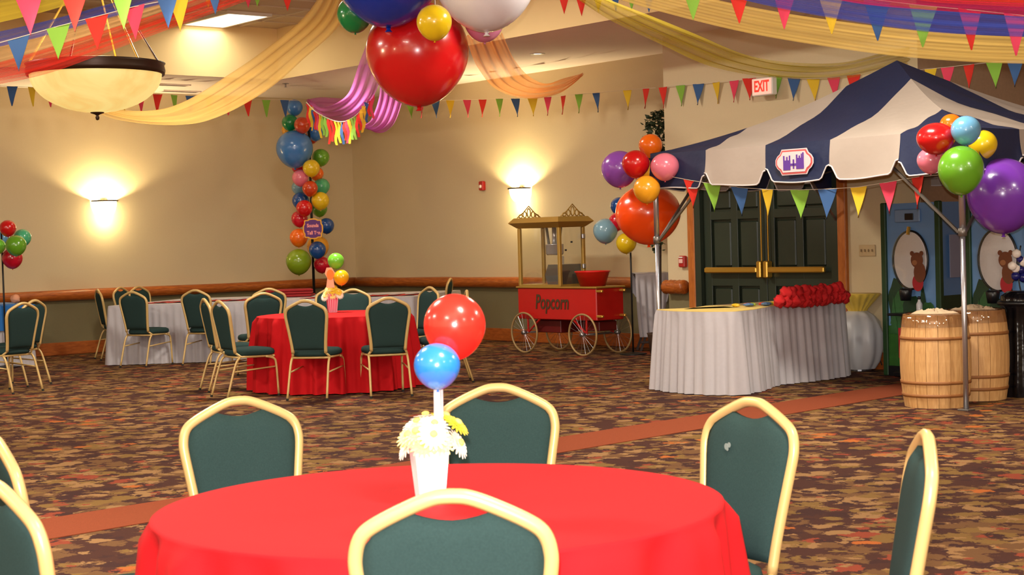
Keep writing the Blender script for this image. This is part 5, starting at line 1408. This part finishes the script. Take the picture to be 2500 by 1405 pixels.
Nn = [(1690, -52, 'green'), (1802, -42, 'red'), (1914, -30, 'pink'), (2027, -16, 'yellow'), (2140, 0, 'blue'), (2254, 14, 'green'), (2367, 24, 'red'), (2480, 36, 'pink')]
bunting('large pennant bunting across the gold drapes at upper right', [(x, y, 9.35, c_) for x, y, c_ in Nn], w_=.165, h_=.235, seed=10, ends=((1600, -60, 9.35), (2580, 48, 9.35)))

# ------------------------------------------------------------------ sheer drapes
def drape(label, A, B, m, amp=.03, folds=5, group=None, nu=26, pin=''):
    A, B = [P(*p) for p in A], [P(*p) for p in B]
    if pin:                               # carry the swag on to where it is pinned at the ceiling
        for L_ in (A, B):
            for end in ((0, 1), (-1, -2)):
                if not pin or (pin == 's' and end[0] == -1): continue
                t_ = (L_[end[0]] - L_[end[1]]).normalized(); p1_ = L_[end[0]] + t_ * 0.5; h_ = Vector((t_.x, t_.y, 0)).normalized()
                ext = [p1_, p1_ + h_ * 0.8 + Vector((0, 0, (4.44 - p1_.z) * .5)), Vector((p1_.x + h_.x * 1.1, p1_.y + h_.y * 1.1, 4.46))]
                if end[0] == 0: L_[0:0] = ext[::-1]
                else: L_ += ext
    a_ = catmull(A, 8); b_ = catmull(B, 8); c0 = a_[len(a_) // 2]
    V = []; F = []; uv = []; n = len(a_); ss = 0
    for i in range(n):
        if i: ss += (a_[i] - a_[i - 1]).length
        e = b_[i] - a_[i]; t_ = a_[min(i + 1, n - 1)] - a_[max(i - 1, 0)]; nr = e.cross(t_).normalized()
        for k in range(nu + 1):
            f = k / nu; V.append(a_[i] + e * f + nr * amp * .45 * math.sin(f * folds * 2 * PI + .35 * math.sin(i * .3)) - c0); uv.append((f, ss))
    for i in range(n - 1):
        for k in range(nu): F.append((i * (nu + 1) + k, (i + 1) * (nu + 1) + k, (i + 1) * (nu + 1) + k + 1, i * (nu + 1) + k + 1))
    o = mesh('drape', V, F, m, None, True, uv=uv); o.location = c0
    return tag(o, label, 'drape', group)
s_yel = sheer('tulle_yellow', (228, 186, 106), .5, .92, 3); s_pur = sheer('tulle_purple', (204, 110, 184), .62, .95, 3); s_org = sheer('tulle_orange', (255, 172, 92), .4, .9, 4)
s_oli = sheer('tulle_olive', (196, 172, 56), .3, .9, 4); s_gld = sheer('tulle_gold', (190, 156, 86), .5, .96, 7); s_blu = sheer('tulle_blue', (62, 76, 164), .45, .95, 4); s_red = sheer('tulle_red', (236, 56, 46), .25, .85, 5); s_mag = sheer('tulle_magenta', (190, 40, 96), .45, .9, 6); s_crm = sheer('tulle_cream', (232, 190, 136), .15, .7, 5)
drape('long sheer yellow drape sweeping from the balloon cluster to the chandelier', [(800, -40, 13), (740, 45, 13.5), (640, 125, 14.2), (560, 182, 14.8), (480, 232, 15.3), (400, 266, 15.8), (330, 274, 16.3), (270, 264, 16.6), (225, 235, 16.9), (190, 175, 17.2)],
      [(858, -30, 13), (828, 62, 13.5), (742, 142, 14.2), (665, 212, 14.8), (590, 258, 15.3), (505, 294, 15.8), (430, 304, 16.3), (340, 298, 16.6), (255, 281, 16.9), (180, 235, 17.2)], s_yel, .04, 4)
drape('sheer purple drape looping to the corner balloon column', [(905, 80, 13.2), (878, 150, 14.5), (852, 225, 16.5), (815, 255, 19), (780, 262, 21.5), (751, 240, 23.3)], [(940, 100, 13.2), (926, 200, 14.5), (898, 255, 16.5), (852, 296, 19), (795, 292, 21.5), (748, 258, 23.3)], s_pur, .04, 3)
drape('sheer purple drape hanging below the huge red balloon', [(925, 180, 13.9), (925, 240, 16), (903, 296, 18), (878, 305, 19.5), (862, 268, 21.5), (850, 240, 23)], [(988, 190, 13.9), (980, 255, 16), (958, 306, 18), (926, 322, 19.5), (890, 300, 21.5), (850, 248, 23)], s_pur, .05, 4)
drape('sheer purple loop tied at the top of the corner column', [(750, 243, 23.2), (785, 238, 23.3), (820, 239, 23.4), (852, 242, 23.6)], [(752, 256, 23.2), (785, 264, 23.1), (820, 262, 23.3), (852, 250, 23.6)], s_pur, .03, 2)
drape('sheer orange drape falling right from the balloon cluster', [(1225, 78, 13.3), (1256, 145, 14.5), (1292, 188, 16), (1332, 203, 17.5), (1375, 192, 18.5), (1420, 180, 19.2)], [(1138, 92, 13.3), (1164, 160, 14.5), (1213, 220, 16), (1290, 240, 17.5), (1370, 226, 18.5), (1424, 184, 19.2)], s_org, .05, 4)
drape('sheer olive yellow drape swagging in front of the EXIT sign wall', [(1420, -30, 12), (1560, 28, 13), (1700, 85, 14), (1830, 135, 15), (1950, 155, 15.5), (2060, 152, 16), (2170, 125, 16.3), (2300, 95, 16.6)], [(1400, -10, 12), (1500, 55, 13), (1620, 112, 14), (1740, 162, 15), (1880, 190, 15.5), (2040, 194, 16), (2170, 168, 16.3), (2300, 132, 16.6)], s_oli, .05, 3, pin='s')
drape('wide sheer gold drape across the upper right', [(1480, -60, 9.8), (1650, -22, 9.8), (1850, 20, 9.8), (2000, 45, 9.9), (2200, 70, 10), (2400, 86, 10.2), (2560, 92, 10.4)], [(1450, -20, 9.8), (1600, 25, 9.8), (1800, 75, 9.8), (1980, 108, 9.9), (2180, 136, 10), (2380, 152, 10.2), (2560, 157, 10.4)], s_gld, .008, 8, pin='se')
drape('sheer blue drape above the gold one at upper right', [(1750, -60, 8.3), (1900, -25, 8.5), (2100, 5, 8.8), (2300, 26, 9), (2560, 45, 9.1)], [(1720, -25, 8.3), (1880, 15, 8.5), (2080, 52, 8.8), (2290, 80, 9), (2560, 92, 9.1)], s_blu, .008, 5, pin='se')
drape('sheer magenta drape above the blue one at upper right', [(1900, -70, 8), (2100, -28, 8.1), (2300, -2, 8.2), (2560, 10, 8.3)], [(1890, -40, 8), (2080, 6, 8.1), (2290, 26, 8.2), (2560, 42, 8.3)], s_mag, .008, 4, pin='se')
drape('sheer bright red drape in the top right corner', [(2050, -80, 7.6), (2250, -40, 7.7), (2400, -30, 7.8), (2560, -22, 7.9)], [(2050, -40, 7.6), (2240, 0, 7.7), (2400, 12, 7.8), (2560, 20, 7.9)], s_red, .008, 5, pin='se')
drape('sheer red drape crossing the chandelier rim at upper left', [(-70, 172, 11.5), (100, 122, 11.5), (250, 76, 11.5), (400, 28, 11.5), (600, -50, 11.5)], [(-70, 218, 11.5), (100, 184, 11.5), (250, 132, 11.5), (400, 76, 11.5), (620, -5, 11.5)], s_red, .008, 7, pin='se')
drape('sheer blue drape above the red one at upper left', [(-70, 92, 11.2), (100, 54, 11.2), (250, 14, 11.2), (430, -35, 11.2)], [(-70, 130, 11.2), (100, 90, 11.2), (250, 48, 11.2), (450, -4, 11.2)], s_blu, .008, 5, pin='se')
drape('sheer cream striped drape between blue and red ones at upper left', [(-70, 116, 11.8), (100, 76, 11.8), (250, 38, 11.8), (470, -30, 11.8)], [(-70, 186, 11.8), (100, 136, 11.8), (250, 88, 11.8), (520, -2, 11.8)], s_crm, .008, 7, pin='se')
drape('sheer olive drape in the top left corner', [(-70, -30, 11), (60, -45, 11), (220, -80, 11)], [(-70, 70, 11), (80, 36, 11), (240, -10, 11)], s_oli, .008, 5, pin='se')

# tassel garland near the corner column
gp = catmull([P(748, 250, 22.4), P(775, 276, 21.0), P(828, 298, 18.4), P(872, 280, 17.2), (P(914, 222, 15.6))], 7)
t = thing('tassel_garland', 'multicoloured paper tassel garland below the purple drape', 'garland', gp[0])
MB().tube([p - gp[0] for p in gp], .008, 5).make('cord', m_cord, t, True)
cl = ['red', 'yellow', 'blue', 'red', 'green', 'red', 'yellow', 'green', 'pink', 'yellow']
rnd = random.Random(3)
for i, p in enumerate(gp[1:-1]):
    for j in range(1):
        pp = p - gp[0]; d = Vector((1, 0, 0)); cn = cl[(i * 3 + j) % 10]; sc = -p.y / 22; hl = rnd.uniform(.24, .34) * -sc; w_ = .05 * -sc
        V = []; F = []
        for r_ in range(7):
            f = r_ / 6; x = .012 * math.sin(f * 7 + i)
            for k in (-1, 1): V.append(pp + d * (k * w_ / 2 * (1 - .4 * f) + x) + Vector((0, .006 * math.sin(f * 5 + i), -hl * f)))
        for r_ in range(6): F.append((2 * r_, 2 * r_ + 1, 2 * r_ + 3, 2 * r_ + 2))
        N = len(V); V += [v + Vector((.001, -.003, 0)) for v in V]; F += [tuple(N + x for x in f[::-1]) for f in F]
        o = mesh('tassel', V, F, mat('felt_' + cn, PC[cn], .85), t); o['label'] = cn + ' paper tassel'
